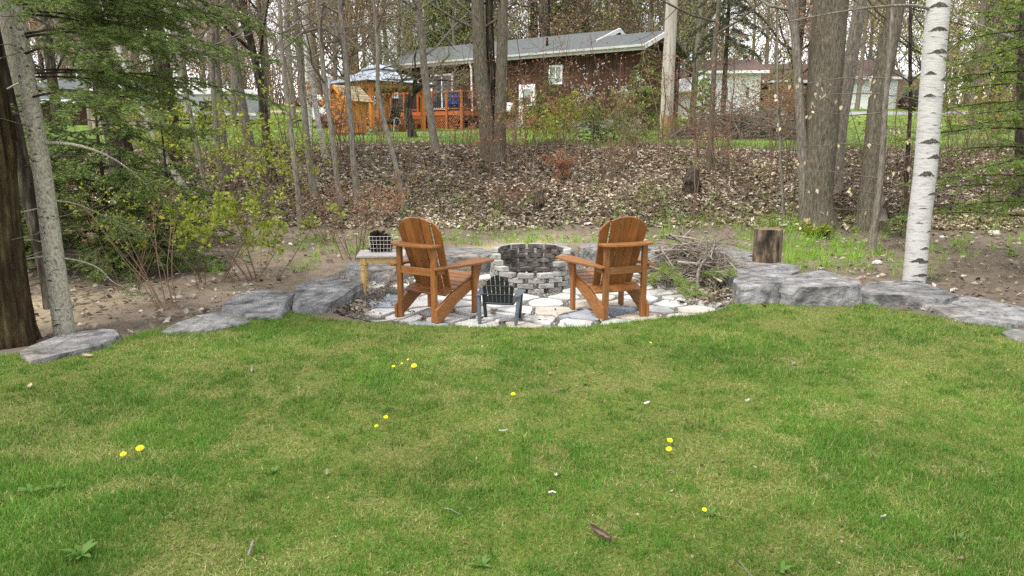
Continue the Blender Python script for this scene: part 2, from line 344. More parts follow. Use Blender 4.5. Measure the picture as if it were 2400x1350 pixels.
BOULDERS = [
    dict(label='flat grey boulder sunk in the lawn edge at the foot of the pale fir trunk', pix=[(18, 834), (80, 800), (180, 772), (262, 766), (300, 789), (240, 808), (125, 838), (50, 843)], zt=.06, seed=1),
    dict(label='low flat grey boulder in the lawn edge before the yellow-green shrub stems', pix=[(336, 778), (420, 752), (505, 728), (570, 731), (596, 750), (500, 768), (400, 780)], zt=.05, seed=2),
    dict(label='pointed grey boulder between a low flat slab and the long boulder by the table', pix=[(492, 728), (550, 684), (622, 645), (664, 648), (690, 690), (692, 730), (640, 730), (570, 728)], zt=.1, seed=3),
    dict(label='long smooth grey boulder sloping to the patio, in front of the turned-leg table', pix=[(684, 728), (680, 662), (750, 643), (855, 640), (866, 652), (800, 690), (735, 716)], zt=.14, seed=4),
    dict(label='grey boulder directly behind the legs of the turned-leg table', pix=[(792, 632), (806, 618), (872, 602), (975, 594), (990, 612), (930, 628), (850, 638)], zt=.1, seed=5),
    dict(label='wide grey boulder with dark front face, between left wooden chair and fire pit', pix=[(985, 600), (1040, 578), (1130, 571), (1168, 579), (1160, 597), (1100, 603), (1030, 610)], zt=.16, seed=6),
    dict(label='grey boulder mostly hidden behind the block fire pit', pix=[(1172, 582), (1240, 566), (1330, 562), (1346, 582), (1300, 596), (1200, 598)], zt=.17, seed=7),
    dict(label='rounded grey boulder seen over the left arm of the right wooden chair', pix=[(1350, 584), (1368, 560), (1420, 556), (1462, 566), (1456, 590), (1400, 596)], zt=.2, seed=8),
    dict(label='grey boulder behind the right wooden chair, next to the stick pile', pix=[(1458, 588), (1490, 566), (1540, 565), (1572, 580), (1560, 598), (1500, 600)], zt=.17, seed=9),
    dict(label='thin grey slab behind the stick pile, next to the log round', pix=[(1600, 592), (1660, 574), (1740, 577), (1776, 590), (1750, 602), (1650, 606)], zt=.14, seed=10),
    dict(label='broad grey slab carrying the upright log round', pix=[(1668, 630), (1710, 606), (1770, 597), (1850, 606), (1884, 632), (1830, 650), (1740, 656)], zt=.16, seed=11),
    dict(label='big blocky grey boulder before the log round, beside the stick pile', pix=[(1704, 660), (1738, 640), (1812, 628), (1858, 636), (1846, 668), (1790, 684), (1726, 684)], zt=.2, seed=12, rough=1.3),
    dict(label='wedge-shaped grey boulder with dark front face, right of the blocky one', pix=[(1828, 666), (1848, 632), (1905, 624), (1970, 638), (2034, 660), (2000, 672), (1900, 676)], zt=.22, seed=13, rough=1.3),
    dict(label='long thin grey slab at the foot of the white birch', pix=[(1984, 680), (2040, 656), (2120, 656), (2200, 670), (2250, 688), (2200, 698), (2100, 694)], zt=.13, seed=14),
    dict(label='broad rusty-stained grey slab in the lawn edge right of the birch', pix=[(2148, 710), (2200, 692), (2310, 690), (2398, 716), (2450, 745), (2345, 762), (2230, 740)], zt=.06, seed=15),
    dict(label='small pale grey boulder half cut by the right picture edge', pix=[(2347, 778), (2390, 764), (2440, 775), (2440, 800), (2372, 798)], zt=.05, seed=16),
]
BPOLY = [[tuple(onz(x, y, d['zt'])[:2]) for x, y in d['pix']] for d in BOULDERS]
def on_boulder(x, y): return any(bool(inpoly(x, y, P)) for P in BPOLY)
# flagstones: cells of an irregular net, each stone its own piece
frng = np.random.default_rng(21)
PITC = np.array([.235, 8.97]); PIT_R = .5
pts = []
for iy, yy in enumerate(np.arange(6.2, 11.8, .335)):
    for xx in np.arange(-3.1, 3.4, .46):
        pts.append((xx + (.23 if iy % 2 else 0) + frng.normal(0, .075), yy + frng.normal(0, .055)))
pts = np.array(pts)
def clip(P, n, c):                                # keep n.p <= c
    o = []
    for i in range(len(P)):
        a, b = P[i], P[(i + 1) % len(P)]; da, db = n @ a - c, n @ b - c
        if da <= 0: o.append(a)
        if (da < 0) != (db < 0) and abs(da - db) > 1e-9: o.append(a + (b - a) * da / (da - db))
    return o
FM = [m_fwhite, m_fwhite, m_fwhite, m_fgrey, m_fgrey, m_fgrey, m_fblue, m_ftan, m_ftan]
for p in pts:
    if patio_in(p[0], p[1], -.06) > 1 or np.hypot(*(p - PITC)) < PIT_R + .16 or in_lawn(p[0], p[1] + .22) or on_boulder(*p) or on_boulder(p[0] - .2, p[1]) or on_boulder(p[0], p[1] + .12): continue
    P = [p + np.array(d) * .6 for d in ((-1, -1), (1, -1), (1, 1), (-1, 1))]
    for q in pts[np.argsort(((pts - p) ** 2).sum(1))[1:14]]:
        n = (q - p); L = np.hypot(*n); n = n / L
        P = clip(P, n, n @ ((p + q) / 2) - frng.uniform(.018, .05))
        if len(P) < 3: break
    if len(P) < 3: continue
    Q = []                                        # rough edges, broken corners
    for i in range(len(P)):
        a, b = P[i], P[(i + 1) % len(P)]; L = np.hypot(*(b - a)); nn = max(2, int(L / .06)); e = min(.28, .035 / (L + 1e-6))
        for k in range(nn):
            t = e + (1 - 2 * e) * k / (nn - 1); v = a + (b - a) * t
            Q.append(v + frng.normal(0, .006, 2))
    c = np.mean(Q, 0); Q = np.array(Q) - c
    if len(Q) < 3 or np.abs(Q).max() < .09: continue
    t = .036; tilt = frng.normal(0, .012, 2)
    b = MB(); n = len(Q); b.add(np.concatenate([np.c_[Q * .985, np.full(n, t / 2)], np.c_[Q, np.full(n, t / 2 - .008)], np.c_[Q, np.full(n, -t / 2)], [[0, 0, t / 2]]]),
          [[n + i, n + (i + 1) % n, (i + 1) % n, i] for i in range(n)] + [[2 * n + i, 2 * n + (i + 1) % n, n + (i + 1) % n, n + i] for i in range(n)])
    b.f.append((np.array([[i, (i + 1) % n, 3 * n] for i in range(n)]), 0, False))
    b.build('flagstone', FM[frng.integers(len(FM))], patio, M=TR((c[0], c[1], PZ + .004 + frng.uniform(0, .007)), (tilt[0], tilt[1], 0)))

# pebbles in the joints
N = 10000; a = frng.uniform(0, 2 * math.pi, N); r = np.sqrt(frng.random(N)) * 1.02
px_, py_ = PCX + PRX * r * np.cos(a), PCY + PRY * r * np.sin(a)
OCT = np.array([[1, 0, 0], [-1, 0, 0], [0, 1, 0], [0, -1, 0], [0, 0, 1], [0, 0, -1]], float); OF = np.array([[0, 2, 4], [2, 1, 4], [1, 3, 4], [3, 0, 4], [2, 0, 5], [1, 2, 5], [3, 1, 5], [0, 3, 5]])
def rotm(n, g, up=None):
    q = g.normal(size=(n, 4)); q /= np.linalg.norm(q, axis=1)[:, None]; w, x, y, z = q.T
    return np.stack([np.stack([1 - 2 * (y * y + z * z), 2 * (x * y - z * w), 2 * (x * z + y * w)], -1), np.stack([2 * (x * y + z * w), 1 - 2 * (x * x + z * z), 2 * (y * z - x * w)], -1), np.stack([2 * (x * z - y * w), 2 * (y * z + x * w), 1 - 2 * (x * x + y * y)], -1)], 1)
def scatter(mb, T, F, pos, Rm, s, col, mi=0, sm=False):
    N = len(pos); s = np.asarray(s, float); s = s[:, None] if s.ndim == 1 else s
    V = np.einsum('nij,nkj->nki', Rm, T[None] * s[:, None, :] if s.shape[1] == 3 else T[None] * s[:, None]) + pos[:, None]
    k = len(T); Fa = (F[None] + (np.arange(N) * k)[:, None, None]).reshape(-1, F.shape[1])
    mb.add(V.reshape(-1, 3), Fa, np.repeat(col, k, 0), mi, sm)
gb = MB(); s3 = frng.uniform(.006, .018, (N, 1)) * frng.uniform(.6, 1.2, (N, 3)); gcol = .9 * frng.choice([.75, .5, .32, .95], N)[:, None] * np.array([[.52, .49, .44]]) * frng.uniform(.7, 1.2, (N, 1))
scatter(gb, OCT, OF, np.c_[px_, py_, H(px_, py_) + .008], rotm(N, frng), s3, gcol)
o = gb.build('gravel', m_pebble); kind(o, 'stuff'); o['label'] = 'small grey pebbles filling the joints between the flagstones'

# ------------------------------------------------------------------ boulders round the patio
def boulder(label, pix, zt, zb=-.2, seed=0, rough=1.):
    P = np.array([onz(x, y, zt)[:2] for x, y in pix]); c = P.mean(0); g = np.random.default_rng(seed + 900)
    n = 96; A = np.linspace(-math.pi, math.pi, n, endpoint=False); X = np.zeros(n); Z = P - c
    for i, a in enumerate(A):                     # true polygon radius along each direction
        u = np.array([math.cos(a), math.sin(a)]); best = .05
        for k in range(len(Z)):
            p, q = Z[k], Z[(k + 1) % len(Z)]; e = q - p; den = u[0] * e[1] - u[1] * e[0]
            if abs(den) < 1e-9: continue
            t = (p[0] * e[1] - p[1] * e[0]) / den; w = (p[0] * u[1] - p[1] * u[0]) / den
            if t > 0 and -1e-6 <= w <= 1 + 1e-6: best = max(best, t)
        X[i] = best
    h = zt - zb; rows = []
    fr = list(np.linspace(.03, .97, 15)) + [1.0, 1.012, 1.018, 1.025, 1.03, 1.03, 1.02, 1.]; zz = [1.] * 15 + [.985, .93, .8, .64, .48, .3, .12, -.1]
    pl = []                                       # random chops that leave flat broken faces
    for k in range(11):
        a = g.uniform(-math.pi, math.pi); ti = g.uniform(-.05, .55); nv = np.array([math.cos(a) * math.cos(ti), math.sin(a) * math.cos(ti), math.sin(ti)])
        rx = np.interp(a, A, X); edge = np.array([math.cos(a) * rx, math.sin(a) * rx, h]); pl.append((nv, nv @ edge - g.uniform(.0, .07) * rough))
    for k in range(3):                            # the top itself tilts in plates
        a = g.uniform(-math.pi, math.pi); ti = g.uniform(1.48, 1.55); nv = np.array([math.cos(a) * math.cos(ti), math.sin(a) * math.cos(ti), math.sin(ti)]); pl.append((nv, nv @ np.array([0, 0, h]) + g.uniform(-.004, .02)))
    for f, z in zip(fr, zz):
        for i in range(n):
            ca, sa = math.cos(A[i]), math.sin(A[i]); v = np.array([ca * X[i] * f, sa * X[i] * f, h * z]); p = Vector((c[0] + v[0], c[1] + v[1], v[2]))
            side = min(1, max(0, (f - .85) / .15)); lo = mnoise.fractal(p * 2.2 + Vector((seed * 3, 0, 0)), 1, 2, 3); gg = mnoise.fractal(p * 9 + Vector((seed * 7.3, seed, 0)), .8, 2.1, 4)
            st = mnoise.noise(Vector((p.x * 1.1 + seed, p.y * 1.1, p.z * 22))); dr = (.03 * lo + .03 * round(st * 2.5) / 2.5 + .012 * gg) * side * rough
            pl_ = round((mnoise.noise(Vector((p.x * 1.7 + seed, p.y * 3.1, seed))) * .5 + .25 * lo) * 5) / 5 * .03   # broken bedding steps on top
            v = v + np.array([ca * dr, sa * dr, (pl_ + .006 * gg) * (1 - .7 * side) * min(1, f * 3)])
            for nv, d_ in pl:
                e = nv @ v - d_
                if e > 0: v = v - nv * e * .93
            rows.append(v)
    V = np.array(rows); m = len(fr); cc = []
    for v in V:                                    # hairline cracks, pale lichen and rusty stains
        p = Vector((v[0] + c[0], v[1] + c[1], v[2])); ck = abs(mnoise.noise(Vector((p.x * 2.1 + seed * 5, p.y * 5.0, p.z * 3 + seed)))); ck2 = abs(mnoise.noise(Vector((p.x * 5 + seed, p.y * 2.3, p.z * 9)))); li = mnoise.fractal(p * 4 + Vector((seed, 9, 2)), .8, 2, 4)
        q = .5 if ck < .045 else .68 if ck2 < .04 else 1.0; q *= 1 + .5 * max(0, li - .12); rs_ = max(0, mnoise.noise(p * 1.7 + Vector((0, seed * 2, 5))) - .2)
        cc.append((q * (1 + .25 * rs_), q, q * (1 - .3 * rs_)))
    V[:, 2] += zb - Hs(*c); b0 = np.array([c[0], c[1], Hs(*c)])
    b = MB(); b.add(V, [[k * n + (i + 1) % n, k * n + i, (k + 1) * n + i, (k + 1) * n + (i + 1) % n] for k in range(m - 1) for i in range(n)], np.array(cc), 0, False)
    b.f.append((np.array([[0, i + 1, i] for i in range(1, n - 1)])[:, ::-1], 0, False))
    return tag(b.build('boulder', m_slate, None, b0), label, 'boulder', 'grey boulders edging the fire pit patio')
for bd_ in BOULDERS: boulder(**bd_)

# ------------------------------------------------------------------ adirondack chairs
def adirondack(label, loc, rz):
    t = thing('adirondack_chair', label, 'chair', loc, rz, 'wooden chairs at the fire pit')
    for s in (-1, 1):
        bx('rear_post', (.735, .058, .04), m_cedar, t, M=frame((s * .215, 0, .3675), (0, 0, 1), (1, 0, 0)))
        bx('front_leg', (.52, .068, .036), m_cedar, t, M=frame((s * .292, .56, .26), (0, 0, 1), (0, 1, 0)))
        # stringer in the side plane: local x = forward, y = up
        Q = [(-.035, 0), (.05, 0), (.30, .15), (.62, .278), (.62, .375), (.30, .292), (.2, .258), (-.035, .135)]
        po('side_rail', Q, .03, m_cedar, t, frame((s * .259, 0, 0), (0, 1, 0), (0, 0, 1)), .003)
        # arm: local x forward, y outward
        A = []
        for k in range(15):
            f = k / 14; A.append((-.05 + .80 * f, .045 + .1 * (1 - math.cos(min(1, f * 1.25) * math.pi)) / 2 + .012 * math.sin(f * math.pi)))
        A += [(.78, .115), (.79, .05), (.78, .0), (.75, -.04), (.60, -.055), (.40, -.046), (.2, -.026), (-.05, -.012)]
        A = [(x, -s * y) for x, y in A]
        po('arm', A, .024, m_cedar, t, Matrix(((0, -1, 0, s * .262), (1, 0, 0, 0), (0, 0, 1, .533), (0, 0, 0, 1))), .005)
        po('arm_bracket', [(0, 0), (0, -.2), (.02, -.2), (.085, -.03), (.085, 0)], .024, m_cedar, t, frame((s * .292, .596, .519), (0, 1, 0), (0, 0, 1)), .003)
        bx('arm_support', (.1, .05, .03), m_cedar, t, M=frame((s * .261, .055, .494), (0, 1, 0), (0, 0, 1)))
    for k in range(5):                            # seat boards
        y = .61 - k * .082; z = .391 - (k * .082) * .262
        bx('seat_board', (.545, .076, .02), m_cedar, t, M=frame((0, y - .005, z - .002), (1, 0, 0), (0, 1, .262)))
    bx('seat_board', (.545, .115, .02), m_cedar, t, M=frame((0, .165, .274), (1, 0, 0), (0, 1, .42)))
    bx('back_rail', (.371, .075, .026), m_cedar, t, M=frame((0, -.004, .49), (1, 0, 0), (0, 0, 1)))
    # curved headrest brace lying on the posts
    B = [(-.285, -.035), (-.262, -.075), (-.15, -.115), (0, -.13), (.15, -.115), (.262, -.075), (.285, -.035), (.28, .05)]
    B += [(x, .02 + .035 * (x / .27) ** 2 + .0) for x in np.linspace(.26, -.26, 9)] + [(-.28, .05)]
    po('back_brace', B, .026, m_cedar, t, TR((0, 0, .749)), .004)
    L = .835; bot = np.array([0, .245, .245]); up = nrm([0, -.275, .80])
    for k in range(5):
        u = k - 2; w0, w1 = .083, .103; x0 = u * .088; x1 = u * .108
        cy_ = .0065 * u * u                       # hollow back
        top = [(v, math.sqrt(max(0, 1 - (v / .285) ** 2)) * .2 + .615) for v in np.linspace(x1 + w1 / 2, x1 - w1 / 2, 7)]
        Q = [(x0 - w0 / 2, 0), (x0 + w0 / 2, 0)] + top
        cx = (x0 + x1) / 2; Q = [(y, -(x - cx)) for x, y in Q]
        M = frame(bot + np.array([cx, .012 + cy_, 0]), up, (-1, u * .075, 0))
        po('back_slat', Q, .019, m_cedar, t, M, .003)
    return t
def gz(x, y): return PZ + .028
adirondack('cedar-stained wooden chair turned right towards the pit, left of the small plastic chair', (-.935, 7.06, gz(0, 0)), R(-33))
adirondack('cedar-stained wooden chair turned left towards the pit, beside the stick pile', (1.12, 7.13, gz(0, 0)), R(22))

# small moulded plastic chair
def kid_chair(loc, rz):
    t = thing('childs_chair', 'small dark moulded plastic armchair between the two wooden chairs', 'chair', loc, rz, sc_=.93)
    up = nrm([0, -.30, 1.]); bot = np.array([0, -.02, .2])
    def bp(x, v, d=0.): return bot + up * v + np.array([x, .25 * x * x * 2 + d, 0])
    for k in range(7):
        u = k - 3; w0, w1 = .0335, .0395; x0, x1 = u * .0415, u * .049; h = .33 * math.cos(u * .3) + .005
        V = []
        for f in np.linspace(0, 1, 6):
            hw = (w0 + (w1 - w0) * f) / 2; xx = x0 + (x1 - x0) * f; sl = (.018 * u * f if f == 1 else 0)
            for e in (-1, 1): V.append(bp(xx + e * hw, h * f - e * sl * .45, .008))
        V2 = [v + np.array([0, -.012, 0]) for v in V]
        n = len(V); Fq = []
        for i in range(0, n - 2, 2): Fq += [[i, i + 1, i + 3, i + 2], [n + i + 1, n + i, n + i + 2, n + i + 3], [i + 1, n + i + 1, n + i + 3, i + 3], [n + i, i, i + 2, n + i + 2]]
        Fq += [[n - 2, n - 1, 2 * n - 1, 2 * n - 2], [1, 0, n, n + 1]]
        MB().add(V + V2, Fq).build('back_slat', m_pldark, t)
    for v in (.01, .115, .215):                   # cross ribs
        n = 9; X = np.linspace(-.135 - v * .12, .135 + v * .12, n); b = MB()
        for i in range(n - 1):
            a_, c_ = bp(X[i], v, -.011), bp(X[i + 1], v, -.011)
            b.tube([a_, c_], .0075 if v > .05 else .013, 5)
        b.build('back_rib', m_pldark, t)
    S = [(-.155, .0), (-.17, .15), (-.165, .24), (-.1, .27), (0, .275), (.1, .27), (.165, .24), (.17, .15), (.155, .0)]
    po('seat', S, .018, m_pldark, t, TR((0, -.01, .20), (R(7), 0, 0)), .004)
    for s in (-1, 1):
        A = [(-.07, -.022), (0, -.036), (.12, -.044), (.24, -.054), (.285, -.038), (.294, 0), (.285, .038), (.24, .054), (.12, .044), (0, .036), (-.07, .022)]
        po('armrest', A, .014, m_plgrey, t, Matrix(((0, -1, 0, s * .2), (1, 0, 0, -.03), (0, 0, 1, .305), (0, 0, 0, 1))), .005)
        po('rear_leg', [(.0, .31), (-.03, .3), (-.075, .12), (-.085, 0), (-.045, 0), (-.025, .12), (.03, .22), (.05, .3)], .034, m_plgrey, t, frame((s * .19, -.02, 0), (0, 1, 0), (0, 0, 1)) @ Matrix.Rotation(R(4) * s, 4, 'X'), .008)
        po('front_leg', [(-.03, .30), (.035, .30), (.03, .12), (.035, 0), (0, 0), (-.012, .12)], .034, m_pldark, t, frame((s * .185, .2, 0), (0, 1, 0), (0, 0, 1)) @ Matrix.Rotation(R(4) * s, 4, 'X'), .008)
    return t
kid_chair((-.125, 6.94, PZ + .028), R(-9))

# ------------------------------------------------------------------ fire pit of concrete pavers
pit = thing('fire_pit', 'round fire pit of stacked grey concrete pavers, low in front', 'fire pit', (PITC[0], PITC[1], PZ))
prng = np.random.default_rng(5); BH = .0605
pm = []
for v in range(5):
    bm = bmesh.new(); bmesh.ops.create_cube(bm, size=1); bmesh.ops.scale(bm, vec=(.188, .098, .0565), verts=bm.verts)
    me = bevmesh(bm, .006)
    for vv in me.vertices: vv.co += Vector(prng.normal(0, .0012, 3))
    me.materials.append(m_conc); me.materials.append(m_soot)
    for p in me.polygons:
        if p.normal.y < -.4: p.material_index = 1  # face towards the fire
    pm.append(me)
for c in range(8):
    for k in range(12):
        a = (k + (.5 if c % 2 else 0)) * 30 + 6    # degrees, 0 = towards the camera
        d = (a + 180) % 360 - 180; ad = abs(d)
        top = 4 if ad < 44 else 4 + (ad - 44) / (10.5 if d < 0 else 14) + .6
        if c >= top: continue
        th = R(a); r = .445 + prng.normal(0, .007)
        o = obj('block', pm[prng.integers(5)], None, pit, None, TR((math.sin(th) * r, -math.cos(th) * r, BH * (c + .5) - .002), (0, 0, th + math.pi + prng.normal(0, .055))))
b = MB(); n = 40
for i in range(26):
    a, r0 = prng.uniform(0, 6.28), prng.uniform(0, .26); p = np.array([math.cos(a) * r0, math.sin(a) * r0, .02]); d = prng.uniform(0, 6.28); l = prng.uniform(.04, .12)
    b.tube([p, p + np.array([math.cos(d) * l, math.sin(d) * l, prng.uniform(0, .03)])], prng.uniform(.008, .02), 6, cap=True)
b.add([[math.cos(i * 6.283 / n) * .39, math.sin(i * 6.283 / n) * .39, .022 + .01 * prng.random()] for i in range(n)] + [[0, 0, .05]], [[i, (i + 1) % n, n] for i in range(n)])
kind(b.build('ash_bed', m_soot, pit), 'stuff')

# ------------------------------------------------------------------ side table with turned legs, wire basket of cones
tb = thing('side_table', 'side table with pale turned legs and weathered plank top behind left wooden chair', 'table', (-1.5, 8.36, PZ + .03), R(6))
TH = .47
for k in range(4):
    bx('top_board', (.54, .122, .022), m_white_wood, tb, (0, -.186 + k * .124, TH), bev=.003)
for sx, sy, dx, dy in ((0, -1, .40, .02), (0, 1, .40, .02)): bx('apron', (.38, .07, .02), m_pine, tb, M=frame((0, sy * .185, TH - .047), (1, 0, 0), (0, 0, 1)))
for s in (-1, 1): bx('apron', (.33, .07, .02), m_pine, tb, M=frame((s * .205, 0, TH - .047), (0, 1, 0), (0, 0, 1)))
prof = [(0, .013), (.02, .017), (.045, .021), (.055, .027), (.07, .020), (.085, .019), (.15, .029), (.22, .033), (.28, .026), (.30, .020), (.308, .030), (.325, .031), (.333, .021), (.345, .031), (.358, .027), (.365, .022), (.372, .03), (.38, .03)]
for sx in (-1, 1):
    for sy in (-1, 1):
        b = MB(); b.tube([(0, 0, z) for z, _ in prof], [r for _, r in prof], 12, cap=True); b.box((0, 0, .419), (.062, .062, .082))
        b.build('turned_leg', m_pine, tb, (sx * .205, sy * .185, 0))
bk_ = thing('wire_basket', 'white wire basket full of pine cones standing on the side table', 'basket', (-1.52, 8.44, PZ + .03 + TH + .011), R(3))
bw, bd, bh = .13, .095, .19
def rect(z, f): return [(-bw * f, -bd * f, z), (bw * f, -bd * f, z), (bw * f, bd * f, z), (-bw * f, bd * f, z)]
for i in range(5):
    z = .004 + i * (bh - .006) / 4; f = .86 + .14 * z / bh; q = rect(z, f); b = MB()
    for j in range(4): b.tube([q[j], q[(j + 1) % 4]], .0028 if i == 4 else .002, 5)
    b.build('rim_wire' if i == 4 else 'wire_ring', m_wire, bk_)
for j in range(4):
    for i in range(6 if j % 2 == 0 else 4):
        n = 6 if j % 2 == 0 else 4; t_ = i / n; a0, a1 = np.array(rect(.004, .86)), np.array(rect(bh, 1.))
        p0 = a0[j] * (1 - t_) + a0[(j + 1) % 4] * t_; p1 = a1[j] * (1 - t_) + a1[(j + 1) % 4] * t_
        MB().tube([p0, p1], .002, 5).build('upright_wire', m_wire, bk_)
b = MB()
for i in range(4):
    x = -bw * .86 + (i + .5) * bw * 1.72 / 4; b.tube([(x, -bd * .86, .003), (x, bd * .86, .003)], .002, 5)
b.build('base_wires', m_wire, bk_)
cb = MB(); nz_, na_ = 12, 12                     # a pine cone with scales
for i in range(nz_):
    f = i / (nz_ - 1); z = -.045 + .09 * f; r = .032 * math.sin(math.pi * (.12 + .86 * f)) ** .7
    for j in range(7):
        a = (j + (i % 2) * .5) * 2 * math.pi / 7; ca, sa = math.cos(a), math.sin(a); tx, ty = -sa, ca; w = .011
        cb.add([(ca * r * .5 - tx * w * .6, sa * r * .5 - ty * w * .6, z - .004), (ca * r * .5 + tx * w * .6, sa * r * .5 + ty * w * .6, z - .004), (ca * r * 1.2 + tx * w * .5, sa * r * 1.2 + ty * w * .5, z + .010), (ca * r * 1.2 - tx * w * .5, sa * r * 1.2 - ty * w * .5, z + .010)], [[0, 1, 2, 3]])
cone_me = cb.mesh('pine_cone'); cone_me.materials.append(m_cone)
k = 0
for lay, (z, n) in enumerate(((.036, 8), (.085, 8), (.135, 8), (.18, 6), (.212, 3))):
    for i in range(n):
        x = (-.09 + .06 * (i % 4)) * (1 if z < .2 else .6) + prng.normal(0, .006); y = (-.042 + .084 * (i // 4)) + prng.normal(0, .008)
        o = obj('pine_cone', cone_me, None, None, None, TR((-1.52 + x, 8.44 + y, PZ + .03 + TH + .011 + z), tuple(prng.uniform(-1.4, 1.4, 3))))
        tag(o, 'dark brown pine cone heaped in the white wire basket', 'pine cone', 'pine cones in the wire basket')

# ------------------------------------------------------------------ log round, cord
b = MB(); n = 40; base = onz(1804, 613, .165)
rows = []
for i, z in enumerate(np.linspace(0, .43, 18)):
    for j in range(n):
        a = j * 2 * math.pi / n; ca, sa = math.cos(a), math.sin(a)
        r = .185 + .02 * mnoise.noise(Vector((ca * 1.3, sa * 1.3, 2))) + .012 * mnoise.noise(Vector((ca * 7, sa * 7, z * 2))) + .008 * mnoise.noise(Vector((ca * 18, sa * 18, z * 5)))
        rows.append((ca * r, sa * r, z + .012 * mnoise.noise(Vector((ca * 2, sa * 2, z)))))
b.add(rows, [[k * n + j, k * n + (j + 1) % n, (k + 1) * n + (j + 1) % n, (k + 1) * n + j] for k in range(17) for j in range(n)])
lg = thing('log_round', 'upright weathered log round standing on a broad grey slab', 'log', (base[0], base[1] + .12, .15), R(20))
b.build('bark_side', m_stump, lg)
top = MB(); tv = [tuple(v) for v in rows[-n:]]; top.add(tv + [(0, 0, .425)], [[j, (j + 1) % n, n] for j in range(n)]); top.build('cut_face', m_stumptop, lg)
P = [onz(x, y, PZ + .035) for x, y in ((690, 764), (760, 762), (830, 757), (900, 752), (945, 745), (975, 733), (1000, 724), (1020, 722))]
tag(MB().tube(P, .009, 6, cap=True).build('cord', m_cord), 'pale thin cord lying on the flagstones under left wooden chair', 'cord')
def flatrot(n, g, tilt=.45):
    u = g.normal(0, tilt, (n, 3)); u[:, 2] = 1; u /= np.linalg.norm(u, axis=1)[:, None]
    a = g.uniform(0, 2 * math.pi, n); d = np.stack([np.cos(a), np.sin(a), a * 0], -1); s = np.cross(u, d); s /= np.linalg.norm(s, axis=1)[:, None]; d = np.cross(s, u)
    return np.stack([d, s, u], -1)
BT0 = np.array([[0, 0, 0], [.5, -.28, .06], [1, 0, 0], [.5, .28, .06]]); BF0 = np.array([[0, 1, 2, 3]])

# ------------------------------------------------------------------ grass
def blades(mb, x, y, z, h, w, col, lean=.5, g=None):
    g = g or rng; n = len(x); a = g.uniform(0, 2 * math.pi, n); ca, sa = np.cos(a), np.sin(a)
    le = np.abs(g.normal(0, lean, n)) * h; b = g.uniform(0, 2 * math.pi, n); lx, ly = np.cos(b) * le, np.sin(b) * le
    P = np.stack([x, y, z], -1); S = np.stack([ca, sa, ca * 0], -1) * (w / 2)[:, None]; D = np.stack([lx, ly, lx * 0], -1); Hh = np.stack([h * 0, h * 0, h], -1)
    tip = P + D + Hh * (1 - .25 * np.minimum(1, le / (h + 1e-6)))[:, None]
    V = np.stack([P - S, P + S, tip], 1).reshape(-1, 3); c = np.repeat(col, 3, 0).reshape(n, 3, 3)
    mb.add(V, np.arange(n * 3).reshape(-1, 3), c.reshape(-1, 3), 0, True)
G1, G2, G3, G4 = (np.array(lin(h)) for h in ('#5c8830', '#82a642', '#b4b074', '#487226'))
def grass_col(x, y, g, dry):
    n = len(x); t = np.clip(fbm(x * 1.3, y * 1.3, 9) * 1.6 - .3, 0, 1)[:, None]
    c = G1 * (1 - t) + G2 * t; k = g.random(n)
    c = np.where((k < .2)[:, None], G4, c); c = np.where((k > 1 - (.05 + .4 * dry))[:, None], G3, c)
    return c * g.uniform(.75, 1.25, (n, 1))
def lawn_dry(x, y):
    d = np.clip((fbm(x * 1.9 + 3, y * 1.9, 11, 3) - .5) * 3.2, 0, 1)
    r = np.clip((fbm(x * 5.1, y * 5.1, 12, 3) - .54) * 5, 0, 1)
    return np.clip(d * .7 + r * .8 + .35 * np.clip((x - 1.8) / 2.5, 0, 1) * np.clip((y - 3.6) / 2, 0, 1), 0, 1)
gm = MB(); NB = 640000
Y = 2.2 + (8.6 - 2.2) * rng.random(NB) ** 1.25; X = rng.uniform(-1, 1, NB) * (Y * .74 + .5)
keep = in_lawn(X, Y) & (rng.random(NB) < np.clip(1.4 - .09 * Y, .4, 1))
X, Y = X[keep], Y[keep]; dry = lawn_dry(X, Y); keep = rng.random(len(X)) > dry * .35; X, Y, dry = X[keep], Y[keep], dry[keep]
tall = np.clip((fbm(X * 1.1 + 8, Y * 1.1, 13) - .35) * 2.4, 0, 1)
hh = (.018 + .026 * tall * (1 - .7 * dry)) * rng.uniform(.55, 1.35, len(X)); ww = rng.uniform(.003, .0052, len(X)) * (.75 + .09 * Y)
blades(gm, X, Y, H(X, Y, False) + .008, hh, ww, grass_col(X, Y, rng, dry), .75)
# flattened straw thatch in the thin spots
n = 90000; Y = 2.2 + 6.2 * rng.random(n) ** 1.25; X = rng.uniform(-1, 1, n) * (Y * .74 + .5); k = in_lawn(X, Y) & (rng.random(n) < .25 + lawn_dry(X, Y)); X, Y = X[k], Y[k]; n = len(X)
blades(gm, X, Y, H(X, Y, False) + .013, rng.uniform(.006, .02, n), rng.uniform(.003, .005, n) * (.75 + .09 * Y), np.where((rng.random(n) < .5)[:, None], G3, G2) * rng.uniform(.6, 1.15, (n, 1)), 2.2)
# darker, taller tufts and brown crumbs give the sward its grain
nt = 3800; ty = 2.3 + 6 * rng.random(nt) ** 1.2; tx = rng.uniform(-1, 1, nt) * (ty * .74 + .4); k = in_lawn(tx, ty) & (lawn_dry(tx, ty) < .6); tx, ty = tx[k], ty[k]; m = 20
X = np.repeat(tx, m) + rng.normal(0, .028, len(tx) * m); Y = np.repeat(ty, m) + rng.normal(0, .028, len(tx) * m); n = len(X); tc_ = np.repeat(rng.choice([.68, .84, 1.0, 1.15], len(tx)), m)[:, None]
blades(gm, X, Y, H(X, Y, False) + .008, rng.uniform(.028, .055, n), rng.uniform(.003, .0055, n) * (.75 + .09 * Y), (G1 * tc_) * rng.uniform(.8, 1.2, (n, 1)), .6)
